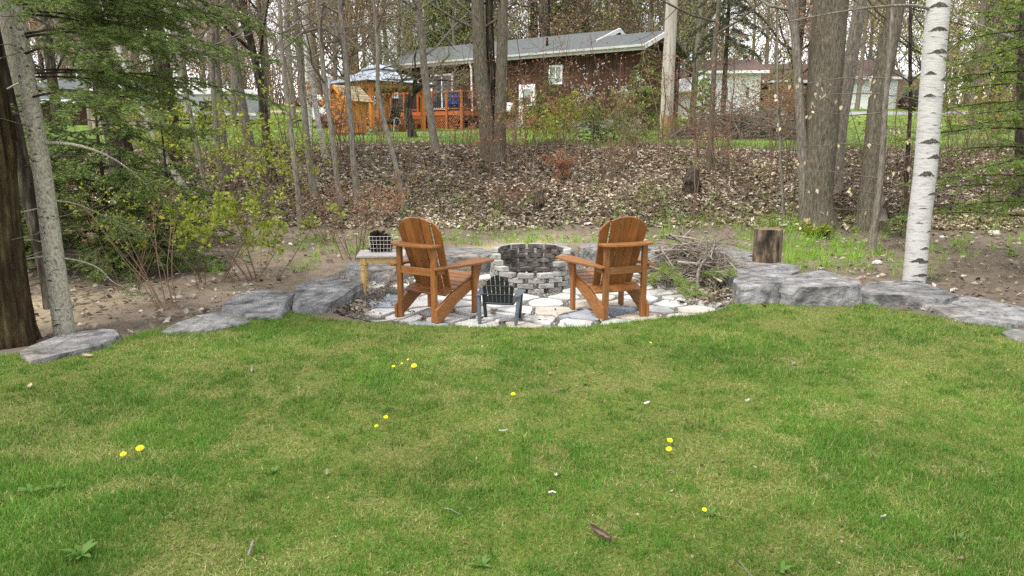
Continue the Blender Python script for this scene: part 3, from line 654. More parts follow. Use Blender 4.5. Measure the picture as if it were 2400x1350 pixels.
# longer fringe along the lawn's rim
EP = np.array(LAWN[:len(EDGE)]); seg = rng.integers(0, len(EP) - 1, 16000); t = rng.random((16000, 1)); Q = EP[seg] * (1 - t) + EP[seg + 1] * t + rng.normal(0, .045, (16000, 2)) + [0, -.03]
blades(gm, Q[:, 0], Q[:, 1], H(Q[:, 0], Q[:, 1], False) - .045, rng.uniform(.06, .115, 16000), rng.uniform(.003, .0055, 16000), grass_col(Q[:, 0], Q[:, 1], rng, np.full(16000, .1)), .4)
n = 4200; Y = 2.3 + 6 * rng.random(n) ** 1.2; X = rng.uniform(-1, 1, n) * (Y * .74 + .4); k = in_lawn(X, Y) & (rng.random(n) < .25 + lawn_dry(X, Y)); X, Y = X[k], Y[k]; n = len(X)
scatter(gm, BT0, BF0, np.c_[X, Y, H(X, Y, False) + .016], flatrot(n, rng, .5), rng.uniform(.008, .026, n), np.array([lin(h) for h in ('#6b5238', '#4a3a28', '#8d7a58', '#b5a684')])[rng.integers(4, size=n)])
o = gm.build('lawn_grass', m_grass); kind(o, 'stuff'); o['label'] = 'short patchy green lawn grass with dry straw-coloured spots'
# neighbour's lawn and the fresh green at the top of the bank
gm = MB(); n = 80000; Y = 17 + 22 * rng.random(n) ** 1.7; X = rng.uniform(-1, 1, n) * (Y * .72)
k = (Y > far_edge(X) - .5 * rng.random(n)); X, Y = X[k], Y[k]; n = len(X); e = np.clip((Y - far_edge(X)) / 1.5, 0, 1)
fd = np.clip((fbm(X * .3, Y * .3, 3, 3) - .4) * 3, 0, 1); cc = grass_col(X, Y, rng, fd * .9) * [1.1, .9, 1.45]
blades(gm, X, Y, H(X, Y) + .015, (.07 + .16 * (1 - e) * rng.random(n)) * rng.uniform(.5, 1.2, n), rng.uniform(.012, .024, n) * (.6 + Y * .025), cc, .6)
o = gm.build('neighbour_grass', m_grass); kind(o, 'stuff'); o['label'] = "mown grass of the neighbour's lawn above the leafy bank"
# thin weeds and grass tufts on the bare ground behind the boulders
gm = MB(); nt = 620; tx = rng.uniform(-9, 9, nt); ty = 9.4 + 4.6 * rng.random(nt)
k = (patio_in(tx, ty, .45) > 1) & (fbm(tx * .6, ty * .6, 7) > .43); tx, ty = tx[k], ty[k]
tx = np.r_[tx, rng.normal(4.3, .6, 130), rng.normal(5.1, .4, 60), rng.normal(0.6, .9, 60), rng.normal(-2.2, 1., 50)]; ty = np.r_[ty, rng.normal(11., .8, 130), rng.normal(12.6, .4, 60), rng.normal(11.6, .25, 60), rng.normal(11.4, .5, 50)]
m = 16; X = np.repeat(tx, m) + rng.normal(0, .05, len(tx) * m); Y = np.repeat(ty, m) + rng.normal(0, .05, len(tx) * m)
k = patio_in(X, Y, .3) > 1; X, Y = X[k], Y[k]; n = len(X); cc = (G2 * rng.uniform(.8, 1.5, (n, 1))) * [1.05, 1.05, .9]
blades(gm, X, Y, H(X, Y) - .005, rng.uniform(.06, .24, n), rng.uniform(.005, .012, n), cc, .45)
n = 5200; Y = 12.3 + 5.6 * rng.random(n); X = rng.uniform(-1, 1, n) * Y * .74; k = fbm(X * .8, Y * .8, 14) > .47; X, Y = X[k], Y[k]; n = len(X)
blades(gm, X, Y, H(X, Y) - .01, rng.uniform(.12, .5, n), rng.uniform(.006, .013, n), np.array(lin('#8d8065')) * rng.uniform(.5, 1.3, (n, 1)), .22)
o = gm.build('weed_tufts', m_grass); kind(o, 'stuff'); o['label'] = 'sparse fresh grass and weed sprouts on the bare ground behind the boulders'

# ------------------------------------------------------------------ leaf litter
LT = np.array([[-.5, -.05, .02], [.05, -.34, .12], [.55, .05, -.02], [-.05, .34, .1]]); LF = np.array([[0, 1, 2, 3]])
LC = np.array([lin(h) for h in ('#b3a188', '#96826a', '#c7b9a3', '#7a6550', '#a39079', '#c2b69f', '#65513e', '#8a7660')])
def litter(mb, x, y, g, s0=.06, s1=.13, up=.012, pal=LC, tilt=.45, z=None):
    n = len(x); s = g.uniform(s0, s1, n)
    scatter(mb, LT, LF, np.c_[x, y, (H(x, y) if z is None else z) + up + g.random(n) * .025], flatrot(n, g, tilt), np.c_[s, s * g.uniform(.7, 1.1, n), s * g.uniform(.3, 2.2, n)], pal[g.integers(len(pal), size=n)] * g.uniform(.55, 1.15, (n, 1)) * (.75 + .95 * fbm(x * .7 + 2, y * .9, 6))[:, None] * [.97, 1.02, 1.06])
lm = MB(); n = 125000; Y = 12.6 + 5.6 * rng.random(n); X = rng.uniform(-1, 1, n) * (Y * .75)
k = rng.random(n) < np.clip((Y - 12.4) / 1.0, .0, 1) * np.clip((far_edge(X) + .4 - Y) / .6, 0, 1) * np.clip(2.6 * fbm(X * .9, Y * .9, 10) - .4, .35, 1); litter(lm, X[k], Y[k], rng, .05, .13)
n = 9000; Y = rng.uniform(6, 13.2, n); X = rng.uniform(-1, 1, n) * (Y * .75 + .5)
k = (~in_lawn(X, Y)) & (patio_in(X, Y, .5) > 1) & (rng.random(n) < .25 + .35 * (X < -2.2) + .6 * np.clip((Y - 10.5) / 2, 0, 1) + .3 * (X > 4)); litter(lm, X[k], Y[k], rng, .03, .1, pal=LC * .8)
o = lm.build('leaf_litter', m_litter); kind(o, 'stuff'); o['label'] = 'pale brown fallen leaves covering the bank'
lm = MB()
for cx, cy_, sx, sy, n in ((2.32, 8.05, .22, .26, 420), (2.5, 8.5, .2, .2, 160), (-1.75, 7.55, .2, .22, 220), (-1.95, 7.25, .1, .1, 60), (-1.45, 8.6, .3, .25, 120), (-.85, 8.9, .35, .3, 60), (.2, 7.0, .8, .2, 40), (2.2, 9.4, .5, .5, 120)):
    x, y = rng.normal(cx, sx, n), rng.normal(cy_, sy, n); litter(lm, x, y, rng, .03, .085, z=np.full(n, PZ + .03), pal=LC * .75)
o = lm.build('patio_leaves', m_litter); kind(o, 'stuff'); o['label'] = 'dry brown leaves drifted into the corners of the patio'

# ------------------------------------------------------------------ trees
def wander(P, g, amp, n):
    P = np.asarray(P, float); t = np.r_[0, np.cumsum(np.linalg.norm(np.diff(P, axis=0), axis=1))]; u = np.linspace(0, t[-1], n)
    Q = np.stack([np.interp(u, t, P[:, k]) for k in range(3)], -1)
    for _ in range(2): Q[1:-1] = (Q[:-2] + 2 * Q[1:-1] + Q[2:]) / 4
    w = g.normal(0, amp, (n, 3)); w[0] = 0
    for _ in range(2): w[1:-1] = (w[:-2] + w[1:-1] + w[2:]) / 3
    w[:, 2] = 0; return Q + w
def grow(g, p, d, L, r, depth, out, tips, up=.12, wig=.16, kids=4, spread=.85, seg=4, rmin=.003):
    pts, ds = [p], [d]; 
    for i in range(seg):
        d = d + g.normal(0, wig, 3); d[2] += up; d = d / np.linalg.norm(d); p = p + d * (L / seg); pts.append(p); ds.append(d)
    out.append((np.array(pts), np.linspace(r, max(rmin * .6, r * .35), seg + 1), depth))
    if depth == 0:
        tips.append((pts[-1], d)); tips.append((pts[seg // 2], d)); return
    for k in range(kids):
        t = g.uniform(.25, 1) * seg; i = min(seg - 1, int(t)); q = pts[i] + (pts[i + 1] - pts[i]) * (t - i)
        s = g.normal(0, 1, 3); s -= ds[i] * (s @ ds[i]); s = s / (np.linalg.norm(s) + 1e-6); nd = ds[i] * (1 - spread * .45) + s * spread; nd /= np.linalg.norm(nd)
        grow(g, q, nd, L * g.uniform(.42, .66), max(rmin, r * (1 - .55 * t / seg) * .6), depth - 1, out, tips, up, wig, kids, spread, max(2, seg - 1), rmin)
BT = np.array([[0, 0, 0], [.5, -.28, .06], [1, 0, 0], [.5, .28, .06]]); BF = np.array([[0, 1, 2, 3]])
def dirrot(D, g):
    n = len(D); D = D / (np.linalg.norm(D, axis=1)[:, None] + 1e-9); s = np.cross(D, g.normal(size=(n, 3))); s /= np.linalg.norm(s, axis=1)[:, None] + 1e-9
    return np.stack([D, s, np.cross(D, s)], -1)
def buds(mb, tips, g, per, size, pal, spread=.05, mi=0, jit=.9):
    P = np.array([t[0] for t in tips]); D = np.array([t[1] for t in tips]); n = len(P) * per
    P = np.repeat(P, per, 0) + g.normal(0, spread, (n, 3)); D = np.repeat(D, per, 0) + g.normal(0, jit, (n, 3)); s = g.uniform(*size, n)
    scatter(mb, BT, BF, P, dirrot(D, g), s, pal[g.integers(len(pal), size=n)] * g.uniform(.75, 1.2, (n, 1)), mi)
P_RED = np.array([lin(h) for h in ('#a8795c', '#b58c6c', '#9c7656', '#a66c50')]); P_ORG = np.array([lin(h) for h in ('#b08e6c', '#9c7a5a', '#ba9870', '#a2845e')])
P_YG = np.array([lin(h) for h in ('#98a03a', '#869432', '#a8ac48', '#74852e')]); P_GRN = np.array([lin(h) for h in ('#8a9450', '#77843f', '#9aa060')])
P_NEED = np.array([lin(h) for h in ('#6d7f3f', '#586835', '#84944e', '#627339')]); P_NEEDL = np.array([lin(h) for h in ('#76893f', '#647836', '#8a9a50')])
P_BEECH = np.array([lin(h) for h in ('#dccbab', '#cdb892', '#e4d8bf')])
def trunkmesh(mb, Q, r, n, flare=.5, g=None, mi=0, ridge=0.):
    z = Q[:, 2] - Q[0, 2]; rr = r * (1 + flare * np.exp(-z / .18))
    i0 = len(mb.v); mb.tube(Q, rr, n, mi)
    if n >= 10:                                   # root flare in lobes
        V = mb.v[i0].reshape(len(Q), n, 3); ph = Q[-1, 0] * 9; lob = np.array([.5 + .5 * math.sin(5 * j * 2 * math.pi / n + ph) for j in range(n)])
        mb.v[i0] = (Q[:, None] + (V - Q[:, None]) * (1 + .55 * flare * np.exp(-z / .22)[:, None, None] * lob[None, :, None])).reshape(-1, 3)
    if ridge:                                     # furrowed bark relief
        V = mb.v[i0].reshape(len(Q), n, 3); c = Q[:, None]; th_ = [j * 2 * math.pi / n for j in range(n)]; f = np.array([[1 + ridge * (1.6 * abs(mnoise.noise(Vector((math.cos(a) * 6, math.sin(a) * 6, zz * 1.1)))) + .8 * abs(mnoise.noise(Vector((math.cos(a) * 13, math.sin(a) * 13, zz * 2.6)))) - .5) for a in th_] for zz in z])
        mb.v[i0] = (c + (V - c) * f[..., None]).reshape(-1, 3)
PATHS = {}
def tree(label, pix, w0, w1, bark, seed, Y=None, limbs=11, zl=3.2, LL=(1.2, 2.4), depth=2, pal=None, bsize=(.02, .045), per=3, hgt=9., name='tree', cat='tree', group=None, sides=12, ridge=0., flare=.35, extra=None, twig=None, amp=.012, root=None, updir=.1):
    """A trunk through photo points (base first) at the distance where its foot meets the ground."""
    g = np.random.default_rng(seed)
    B = ground(*pix[0]) if Y is None else np.array([at(*pix[0], Y)[0], Y, Hs(at(*pix[0], Y)[0], Y)])
    Y = B[1]; P = [B - [0, 0, .08]] + [at(x, y, Y) for x, y in pix[1:]]
    d = nrm(nrm(P[-1] - P[-2]) + [0, 0, .6]); top = P[-1][2]
    if hgt > top: P.append(P[-1] + d * (hgt - top))
    P = np.array(P); n = max(10, int((P[-1][2] - B[2]) / .22)); Q = wander(P - B, g, amp, n)
    z = Q[:, 2]; ztop = at(*pix[-1], Y)[2] - B[2]; r = np.interp(z, [0, ztop, z[-1]], [w0 * mpp(Y) / 2, w1 * mpp(Y) / 2, w1 * mpp(Y) / 2 * .35])
    t = root or thing(name, label, cat, B, 0, group)
    PATHS[t.name] = (Q, r)
    off = np.zeros(3) if root is None else B - np.array(root.location)
    tm = MB(); trunkmesh(tm, Q + off, r, sides, flare, g, 0, ridge)
    out, tips = [], []
    for k in range(limbs):
        zz = zl + (max(zl + .5, z[-1] - .3) - zl) * g.random() ** 1.7; i = int(np.searchsorted(z, zz).clip(1, n - 2)); a = g.uniform(0, 2 * math.pi)
        L = g.uniform(*LL) * (1.15 - .5 * zz / z[-1]); grow(g, Q[i] + off, nrm([math.cos(a), math.sin(a), g.uniform(.1, .8)]), L, min(r[i] * .55, .012 * L + .008), depth, out, tips, updir, .17, 4)
    if extra: extra(g, Q + off, r, out, tips)
    cm = MB()
    for p_, r_, dp in out:
        (tm if dp == depth and r_[0] > .02 else cm).tube(p_, r_, 5 if dp == depth else 3)
    tm.build('trunk', bark, t)
    if out:
        if pal is not None and tips: buds(cm, tips, g, per, bsize, pal, .06, 1)
        cm.build('crown', [twig or m_twig, m_leaf], t)
    return t
# --- maples, birches and saplings of the bank, each followed from its foot upwards
tree('thick dark mossy furrowed trunk cut by the left picture edge', [(6, 806), (-10, 500), (-48, 200), (-80, 0)], 112, 96, m_bmoss, 101, sides=84, ridge=.17, limbs=3, zl=4.2, hgt=8, flare=.3, group='woodland trees')
tree('dark furrowed trunk leaning just behind the pale fir trunk', [(124, 722), (62, 445), (15, 250), (-40, 0)], 27, 44, m_bdark, 102, sides=30, ridge=.07, limbs=3, zl=4., hgt=8, group='woodland trees')
tree('stout dark trunk behind the fir boughs, beside the small log-sided shed', [(300, 430), (262, 260), (218, 90), (196, 0)], 56, 44, m_bdark, 103, sides=36, ridge=.07, zl=3.5, hgt=10, pal=P_ORG, group='woodland trees')
tree('straight dark furrowed trunk in front of the white camper', [(410, 420), (397, 260), (375, 130), (350, 0)], 40, 33, m_bdark, 104, sides=36, ridge=.07, zl=3.6, hgt=10, pal=P_ORG, group='woodland trees')
tree('thin white birch leaning strongly, before the dark trunks near the camper', [(436, 445), (360, 320), (300, 175), (258, 60), (240, 0)], 15, 11, m_birchgrey, 105, limbs=4, zl=3.5, pal=P_YG, group='woodland trees')
tree('thin grey sapling trunk, first of the slender group by the camper', [(492, 470), (479, 420), (448, 280), (429, 187), (415, 60), (410, 0)], 13, 9, m_bgrey, 106, zl=2.2, pal=P_YG, group='woodland trees')
tree('thin grey trunk next to its twin, middle of the slender group by the camper', [(524, 430), (508, 320), (495, 155), (498, 60), (494, 0)], 15, 10, m_bgrey, 107, zl=2.2, pal=P_YG, group='woodland trees')
tree('thin grey trunk bending left at mid height, last of the slender camper group', [(540, 420), (529, 373), (511, 180), (504, 93), (510, 0)], 14, 11, m_bgrey, 108, zl=2.2, pal=P_YG, group='woodland trees')
tree('sturdy grey trunk in front of the camper end, curving to the left', [(600, 395), (582, 327), (562, 220), (547, 124), (532, 0)], 24, 19, m_bgrey, 109, zl=2.2, pal=P_YG, group='woodland trees')
tree('dark rough trunk beside the camper end, before the yellow-green thicket', [(643, 430), (624, 320), (612, 200), (590, 110), (566, 0)], 19, 14, m_bdark, 110, zl=2.2, pal=P_ORG, sides=16, group='woodland trees')
tree('pale brown slim trunk close beside a dark rough one near the thicket', [(640, 425), (632, 340), (622, 230), (614, 120), (605, 0)], 12, 10, m_bgrn, 111, zl=2.1, pal=P_RED, group='woodland trees')
tree('slim bare trunk passing the small red barn', [(706, 540), (690, 370), (675, 249), (659, 124), (655, 0)], 13, 9, m_bgrey, 112, zl=2.4, pal=P_RED, group='woodland trees')
tree('grey trunk directly right of the small red barn', [(738, 462), (724, 389), (718, 311), (703, 155), (690, 0)], 17, 13, m_bgrey, 113, zl=2.2, pal=P_ORG, group='woodland trees')
tree('white birch trunk with an upright stem, left of the orange shed', [(728, 330), (724, 280), (720, 140), (709, 0)], 13, 11, m_birchgrey, 114, zl=3.5, pal=P_ORG, group='woodland trees', limbs=5)
tree('speckled grey birch trunk slanting towards the orange shed', [(764, 372), (748, 290), (731, 187), (722, 90), (716, 0)], 14, 9, m_birchgrey, 115, zl=3.5, pal=P_ORG, group='woodland trees', limbs=5)
tree('slim grey trunk crossing the left corner of the orange shed', [(802, 486), (787, 404), (774, 280), (759, 187), (746, 0)], 13, 10, m_bgrey, 116, zl=2.1, pal=P_RED, group='woodland trees')
tree('slim grey trunk in front of the middle of the orange shed', [(836, 474), (829, 404), (821, 249), (805, 109), (796, 0)], 15, 11, m_bgrey, 117, zl=2.2, pal=P_YG, group='woodland trees')
tree('thin crooked trunk in front of the gazebo roof', [(952, 494), (933, 404), (911, 327), (892, 264), (881, 187), (884, 90), (874, 0)], 12, 8, m_bgrey, 118, zl=2.4, pal=P_YG, group='woodland trees', amp=.02)
tree('grey maple trunk at the lawn edge right of the gazebo post', [(1022, 356), (1007, 249), (995, 171), (989, 78), (976, 0)], 19, 14, m_bgrey, 119, zl=1.9, limbs=12, LL=(1.6, 3.), pal=P_GRN, per=4, bsize=(.02, .05), group='woodland trees')
def clump():
    t = tree('big grey maple clump with three upright stems before the brown house', [(1150, 374), (1146, 350), (1126, 155), (1118, 0)], 38, 28, m_bgrn, 120, zl=2.4, limbs=6, hgt=10, sides=16, pal=P_RED, group='woodland trees')
    B = t.location; Y = B[1]
    for px, w0, w1, mt, sd in (([(1168, 374), (1172, 342), (1175, 187), (1180, 0)], 30, 23, m_bgrn, 121), ([(1160, 372), (1156, 300), (1150, 150), (1148, 0)], 20, 18, m_bdark, 122)):
        tree('', px, w0, w1, mt, sd, Y=Y + (.12 if sd == 122 else -.05), zl=2.6, limbs=4, hgt=9, sides=14, pal=P_RED, root=t)
clump()
tree('slim grey trunk standing on the bank right of the weathered pole', [(1662, 400), (1667, 311), (1673, 155), (1685, 0)], 14, 10, m_bgrn, 123, zl=2.2, pal=P_RED, group='woodland trees')
tree('grey trunk leaning against the left side of the thickest maple trunk', [(1892, 530), (1884, 420), (1878, 311), (1871, 155), (1853, 0)], 27, 17, m_bgrey, 124, zl=3.2, limbs=5, group='woodland trees', sides=14)
tree('thickest maple trunk with brown-grey furrowed bark, left of the beech sapling', [(1912, 528), (1914, 420), (1924, 311), (1937, 155), (1949, 0)], 72, 75, m_bgrn, 125, zl=3.4, limbs=6, hgt=10, sides=44, ridge=.04, group='woodland trees')
tree('grey trunk curving up to the right behind the thickest maple', [(1955, 446), (1965, 342), (1983, 218), (1999, 109), (2018, 0)], 30, 27, m_bgrey, 126, zl=3.2, limbs=6, sides=16, group='woodland trees')
tree('dark grey leaning trunk just behind the thin beech sapling', [(2028, 537), (2046, 342), (2058, 218), (2080, 124), (2102, 0)], 42, 38, m_bgrn, 127, zl=2.9, limbs=6, sides=24, ridge=.03, group='woodland trees')
tree('very thin dark sapling between the beech sapling and the white birch', [(2122, 470), (2125, 404), (2133, 249), (2134, 100), (2134, 0)], 10, 7, m_bdark, 128, zl=1.8, pal=P_RED, group='woodland trees')
tree('dark brown trunk among fir boughs at the right picture edge', [(2392, 470), (2396, 330), (2402, 150), (2408, 0)], 30, 26, m_bdark, 129, zl=3.6, limbs=4, sides=20, ridge=.05, group='woodland trees')
tree('thin sapling with reddish buds on the bank right of the weathered pole foot', [(1838, 520), (1832, 400), (1826, 280), (1822, 160)], 8, 5, m_bgrey, 130, zl=1.2, hgt=4.2, limbs=9, LL=(.6, 1.2), pal=P_RED, group='woodland trees')
# beech sapling: level sprays with last year's pale leaves
def beech_extra(g, Q, r, out, tips):
    tr_ = []
    for zz, a, L in ((.62, 3.0, .9), (.75, 3.35, 1.1), (.9, .2, .7), (1.0, 3.1, 1.5), (1.25, .1, .8), (1.45, 3.2, 1.4), (1.62, .3, .7), (1.85, 3.0, 1.5), (2.1, 3.3, 1.2), (2.3, .1, 1.0), (2.5, 3.1, 1.3)):
        i = int(np.searchsorted(Q[:, 2], zz).clip(1, len(Q) - 2))
        grow(g, Q[i], nrm([math.cos(a), math.sin(a) * .6, .12]), L, .009, 2, out, tips, -.015, .1, 3, .7, 6, .0022)
bt = tree('thin beech sapling holding pale dry leaves on level twigs', [(2044, 592), (2063, 420), (2070, 311), (2074, 218), (2086, 124), (2092, 0)], 17, 9, m_bgrey, 131, limbs=0, depth=2, hgt=5., sides=10, extra=beech_extra, group='woodland trees')
BL = np.array([[0, 0, 0], [.35, -.3, .1], [.8, -.18, .0], [1, 0, -.06], [.8, .18, .05], [.35, .3, -.04]]); BLF = np.array([[0, 1, 2, 5], [5, 2, 3, 4]])
gb_ = np.random.default_rng(77); lf = MB(); cr_ = [c for c in bt.children if c.name.startswith('crown')][0]
vv = np.array([v.co[:] for v in cr_.data.vertices]); sel = vv[gb_.integers(len(vv), size=64)]
cl = np.repeat(sel[:26], 3, 0) + gb_.normal(0, .03, (78, 3)); pos = np.r_[sel[26:], cl]
D = gb_.normal(0, .35, (len(pos), 3)); D[:, 2] -= 1
scatter(lf, BL, BLF, pos, dirrot(D, gb_), gb_.uniform(.05, .085, len(pos)), P_BEECH[gb_.integers(3, size=len(pos))])
lf.build('dry_leaves', m_leaf, bt)

# white birch with dark scars
bi = tree('white birch trunk with black chevron scars beside the long thin slab', [(2140, 668), (2152, 560), (2170, 420), (2179, 249), (2189, 155), (2201, 0)], 50, 49, m_birch, 140, limbs=4, zl=3.3, LL=(1, 1.8), hgt=6.5, sides=28, flare=.0, group='woodland trees')
BB = np.array(bi.location); YB = BB[1]
def scars(root, pix, marks, w0, w1, Y, seed, mt):
    g = np.random.default_rng(seed); P = np.array([at(x, y, Y) for x, y in pix]) - np.array(root.location); z = P[:, 2]
    for k, (py, ax, sw, sh) in enumerate(marks):
        c = at(1200, py, Y)[2] - root.location[2]; Q_, r_ = PATHS[root.name]; cx = np.interp(c, Q_[:, 2], Q_[:, 0]); cyy = np.interp(c, Q_[:, 2], Q_[:, 1]); r = np.interp(c, Q_[:, 2], r_) * 1.0 + .0035
        n = 15; V = []; top, botm = [], []
        for i in range(n):
            u = i / (n - 1) * 2 - 1; arch = max(0, 1 - (abs(u) * 1.25) ** 1.6)
            a = ax + u * sw * 1.35; hi = sh * arch * (1 + .1 * g.normal()) * .6 - .3 * sh; lo = -.34 * sh - .3 * sh * (1 - abs(u)) * g.random() + .12 * sh * arch
            top.append((cx + math.sin(a) * r, cyy - math.cos(a) * r, c + max(hi, lo + .002))); botm.append((cx + math.sin(a) * r, cyy - math.cos(a) * r, c + lo))
        MB().add(np.array(top + botm), [[n + i, n + i + 1, i + 1, i] for i in range(n - 1)], None, 0, True).build('bark_scar', mt, root)
bpix = [(2140, 668), (2152, 560), (2170, 420), (2179, 249), (2189, 155), (2201, 0)]
scars(bi, bpix, [(14, -.4, .75, .075), (70, -.2, .75, .075), (122, .0, .8, .075), (172, -.7, .4, .06), (186, .8, .5, .06), (224, -.6, .45, .05), (330, -.2, .85, .08), (366, .35, .65, .075), (405, -.35, .6, .1), (452, .5, .5, .05), (486, -.3, .3, .02), (540, .6, .3, .03), (578, .3, .4, .05), (606, -.2, .7, .08), (610, .6, .6, .05), (640, .2, .8, .05), (655, -.3, .6, .03), (300, .7, .25, .02), (265, -.2, .2, .012), (520, -.5, .3, .02), (95, .6, .25, .015)], 50, 49, YB, 9, m_scar)

P = wander(np.array([at(x, y, YB + d) for x, y, d in ((2196, 28, 0), (2160, 10, -.05), (2100, 12, -.1), (2000, 22, -.2), (1900, 40, -.3), (1800, 60, -.4), (1760, 78, -.45))]) - BB, np.random.default_rng(4), .006, 16)
b = MB(); b.tube(P, np.linspace(.02, .004, 16), 6); o_, t_ = [], []; g = np.random.default_rng(145)
for k in range(9): grow(g, P[k + 5], nrm([-1, g.normal(0, .4), g.normal(-.1, .5)]), g.uniform(.25, .6), .005, 1, o_, t_, .0, .15, 3, .7, 4, .0018)
for a_, r_, _ in o_: b.tube(a_, r_, 3)
b.build('limb', m_bgrey, bi)

# ------------------------------------------------------------------ firs
def needles(mb, S0, S1, g, per_m, nl, nw, pal, mi=1):
    L = np.linalg.norm(S1 - S0, axis=1); cnt = np.maximum(4, (L * per_m).astype(int)); idx = np.repeat(np.arange(len(L)), cnt); n = len(idx)
    t = g.random(n)[:, None]; P = S0[idx] * (1 - t) + S1[idx] * t; d = (S1 - S0) / (L[:, None] + 1e-9); d = d[idx]
    s = np.cross(d, [0, 0, 1.]); s /= np.linalg.norm(s, axis=1)[:, None] + 1e-9; side = np.where(g.random(n) < .5, -1, 1)[:, None]
    D = d * g.uniform(.35, .9, (n, 1)) + s * side * g.uniform(.5, 1, (n, 1)); D[:, 2] += g.normal(.12, .3, n); D /= np.linalg.norm(D, axis=1)[:, None]
    l = g.uniform(.7, 1.2, n)[:, None] * nl; w = np.cross(D, g.normal(size=(n, 3))); w /= np.linalg.norm(w, axis=1)[:, None] + 1e-9; w *= nw / 2
    V = np.stack([P - w, P + w, P + D * l], 1).reshape(-1, 3); col = pal[g.integers(len(pal), size=n)] * g.uniform(.65, 1.35, (n, 1))
    mb.add(V, np.arange(n * 3).reshape(-1, 3), np.repeat(col, 3, 0), mi)
def bough(mb, g, P, r0, start, segs, wid=.34, step=.085, droop=-.1, mi=0):
    P = np.asarray(P, float); m = len(P); mb.tube(P, np.linspace(r0, .0025, m), 6, mi)
    t = np.r_[0, np.cumsum(np.linalg.norm(np.diff(P, axis=0), axis=1))]; L = t[-1]; s = start * L; k = 0
    while s < L:
        q = np.array([np.interp(s, t, P[:, i]) for i in range(3)]); i = min(m - 2, int(np.searchsorted(t, s, side='right') - 1)); d = nrm(P[i + 1] - P[i])
        lat = nrm(np.cross(d, [0, 0, 1])) * (1 if k % 2 else -1); f = (s - start * L) / (L * (1 - start) + 1e-6)
        l = wid * (1 - .78 * f) * g.uniform(.65, 1.15) * min(1, .35 + f * 4); dd = nrm(d * .75 + lat * .8 + [0, 0, droop + g.normal(0, .3)])
        e = q + dd * l; mid = q + dd * l * .5 + [0, 0, .02 * l]; mb.tube([q, mid, e], [max(.0035, r0 * .25), .003, .0012], 3, mi); segs += [(q, mid), (mid, e)]
        for u in np.arange(.22, 1, max(.12, .065 / l)):
            for sd in (-1, 1):
                q2 = q + (e - q) * u; l2 = l * .42 * (1 - u * .7) * g.uniform(.7, 1.2)
                if l2 < .025: continue
                d2 = nrm(dd * .7 + np.cross(dd, [0, 0, 1]) * sd * .75 + [0, 0, -.2 + g.normal(0, .4)]); segs.append((q2, q2 + d2 * l2))
        s += step * g.uniform(.7, 1.3); k += 1
    segs.append((P[-2], P[-1]))
def curve(pix, Ys, B): return np.array([at(x, y, yy) for (x, y), yy in zip(pix, Ys)]) - B
# pale-barked fir at the lawn's corner with its boughs
fir = tree('pale grey fir trunk leaning at the lawn corner, with long needled boughs', [(152, 786), (125, 600), (100, 400), (66, 200), (30, 0)], 47, 32, m_bfir, 150, limbs=0, hgt=6.5, sides=26, flare=.0, group='woodland trees', amp=.004)
BFv = np.array(fir.location); YF = BFv[1]; gf = np.random.default_rng(151)
spec = [ # (points in the photo, distances, start of the needles)
 ([(45, 75), (160, 85), (240, 84), (330, 105), (450, 118), (545, 150), (610, 160)], [YF, YF + .4, YF + .7, YF + 1, YF + 1.4, YF + 1.8, YF + 2], .42),
 ([(235, 84), (290, 60), (340, 40), (400, 30), (480, 45)], [YF + .7, YF + .9, YF + 1.1, YF + 1.3, YF + 1.6], .15),
 ([(85, 205), (140, 215), (200, 245), (260, 262), (300, 280), (380, 290), (470, 310), (520, 320)], [YF, YF + .2, YF + .4, YF + .6, YF + .8, YF + 1.1, YF + 1.5, YF + 1.7], .5),
 ([(110, 335), (150, 335), (200, 342), (270, 370), (330, 420), (380, 470)], [YF, YF - .1, YF - .1, YF, YF + .2, YF + .4], .6),
 ([(30, 20), (120, 60), (200, 130), (280, 190), (350, 230)], [YF + .1, YF + .5, YF + .9, YF + 1.4, YF + 1.8], .3),
 ([(60, 190), (40, 195), (-20, 232), (-90, 250)], [YF, YF + .1, YF + .3, YF + .5], .5),
 ([(35, 30), (140, 0), (260, 10), (380, 60), (470, 95)], [YF + .1, YF + .6, YF + 1.1, YF + 1.6, YF + 2.], .2),
 ([(25, -40), (150, -60), (300, -30), (430, 20), (520, 60)], [YF + .1, YF + .8, YF + 1.4, YF + 2.1, YF + 2.5], .2),
 ([(95, 488), (60, 495), (20, 505), (-40, 520)], [YF, YF - .1, YF - .2, YF - .3], .75),
 ([(110, 600), (70, 605), (20, 618), (-30, 640)], [YF, YF - .1, YF - .2, YF - .3], .8),
 ([(150, 605), (200, 612), (240, 630), (262, 665), (320, 678), (355, 692)], [YF, YF + .1, YF + .15, YF + .2, YF + .25, YF + .3], .6),
 ([(120, 470), (165, 472), (210, 490), (260, 515), (330, 560)], [YF, YF + .2, YF + .4, YF + .6, YF + .9], .5),
]
for pix, Ys, st in spec:
    b = MB(); segs = []; P = curve(pix, Ys, BFv); P = wander(P, gf, .006, 14); L = np.linalg.norm(np.diff(P, axis=0), axis=1).sum()
    bough(b, gf, P, .016 if L > 1.2 else .009, st, segs, .46 if L > 1. else .24, .06)
    S = np.array(segs); needles(b, S[:, 0], S[:, 1], gf, 900, .026, .0042, P_NEED)
    b.build('bough', [m_bfir, m_needle], fir)
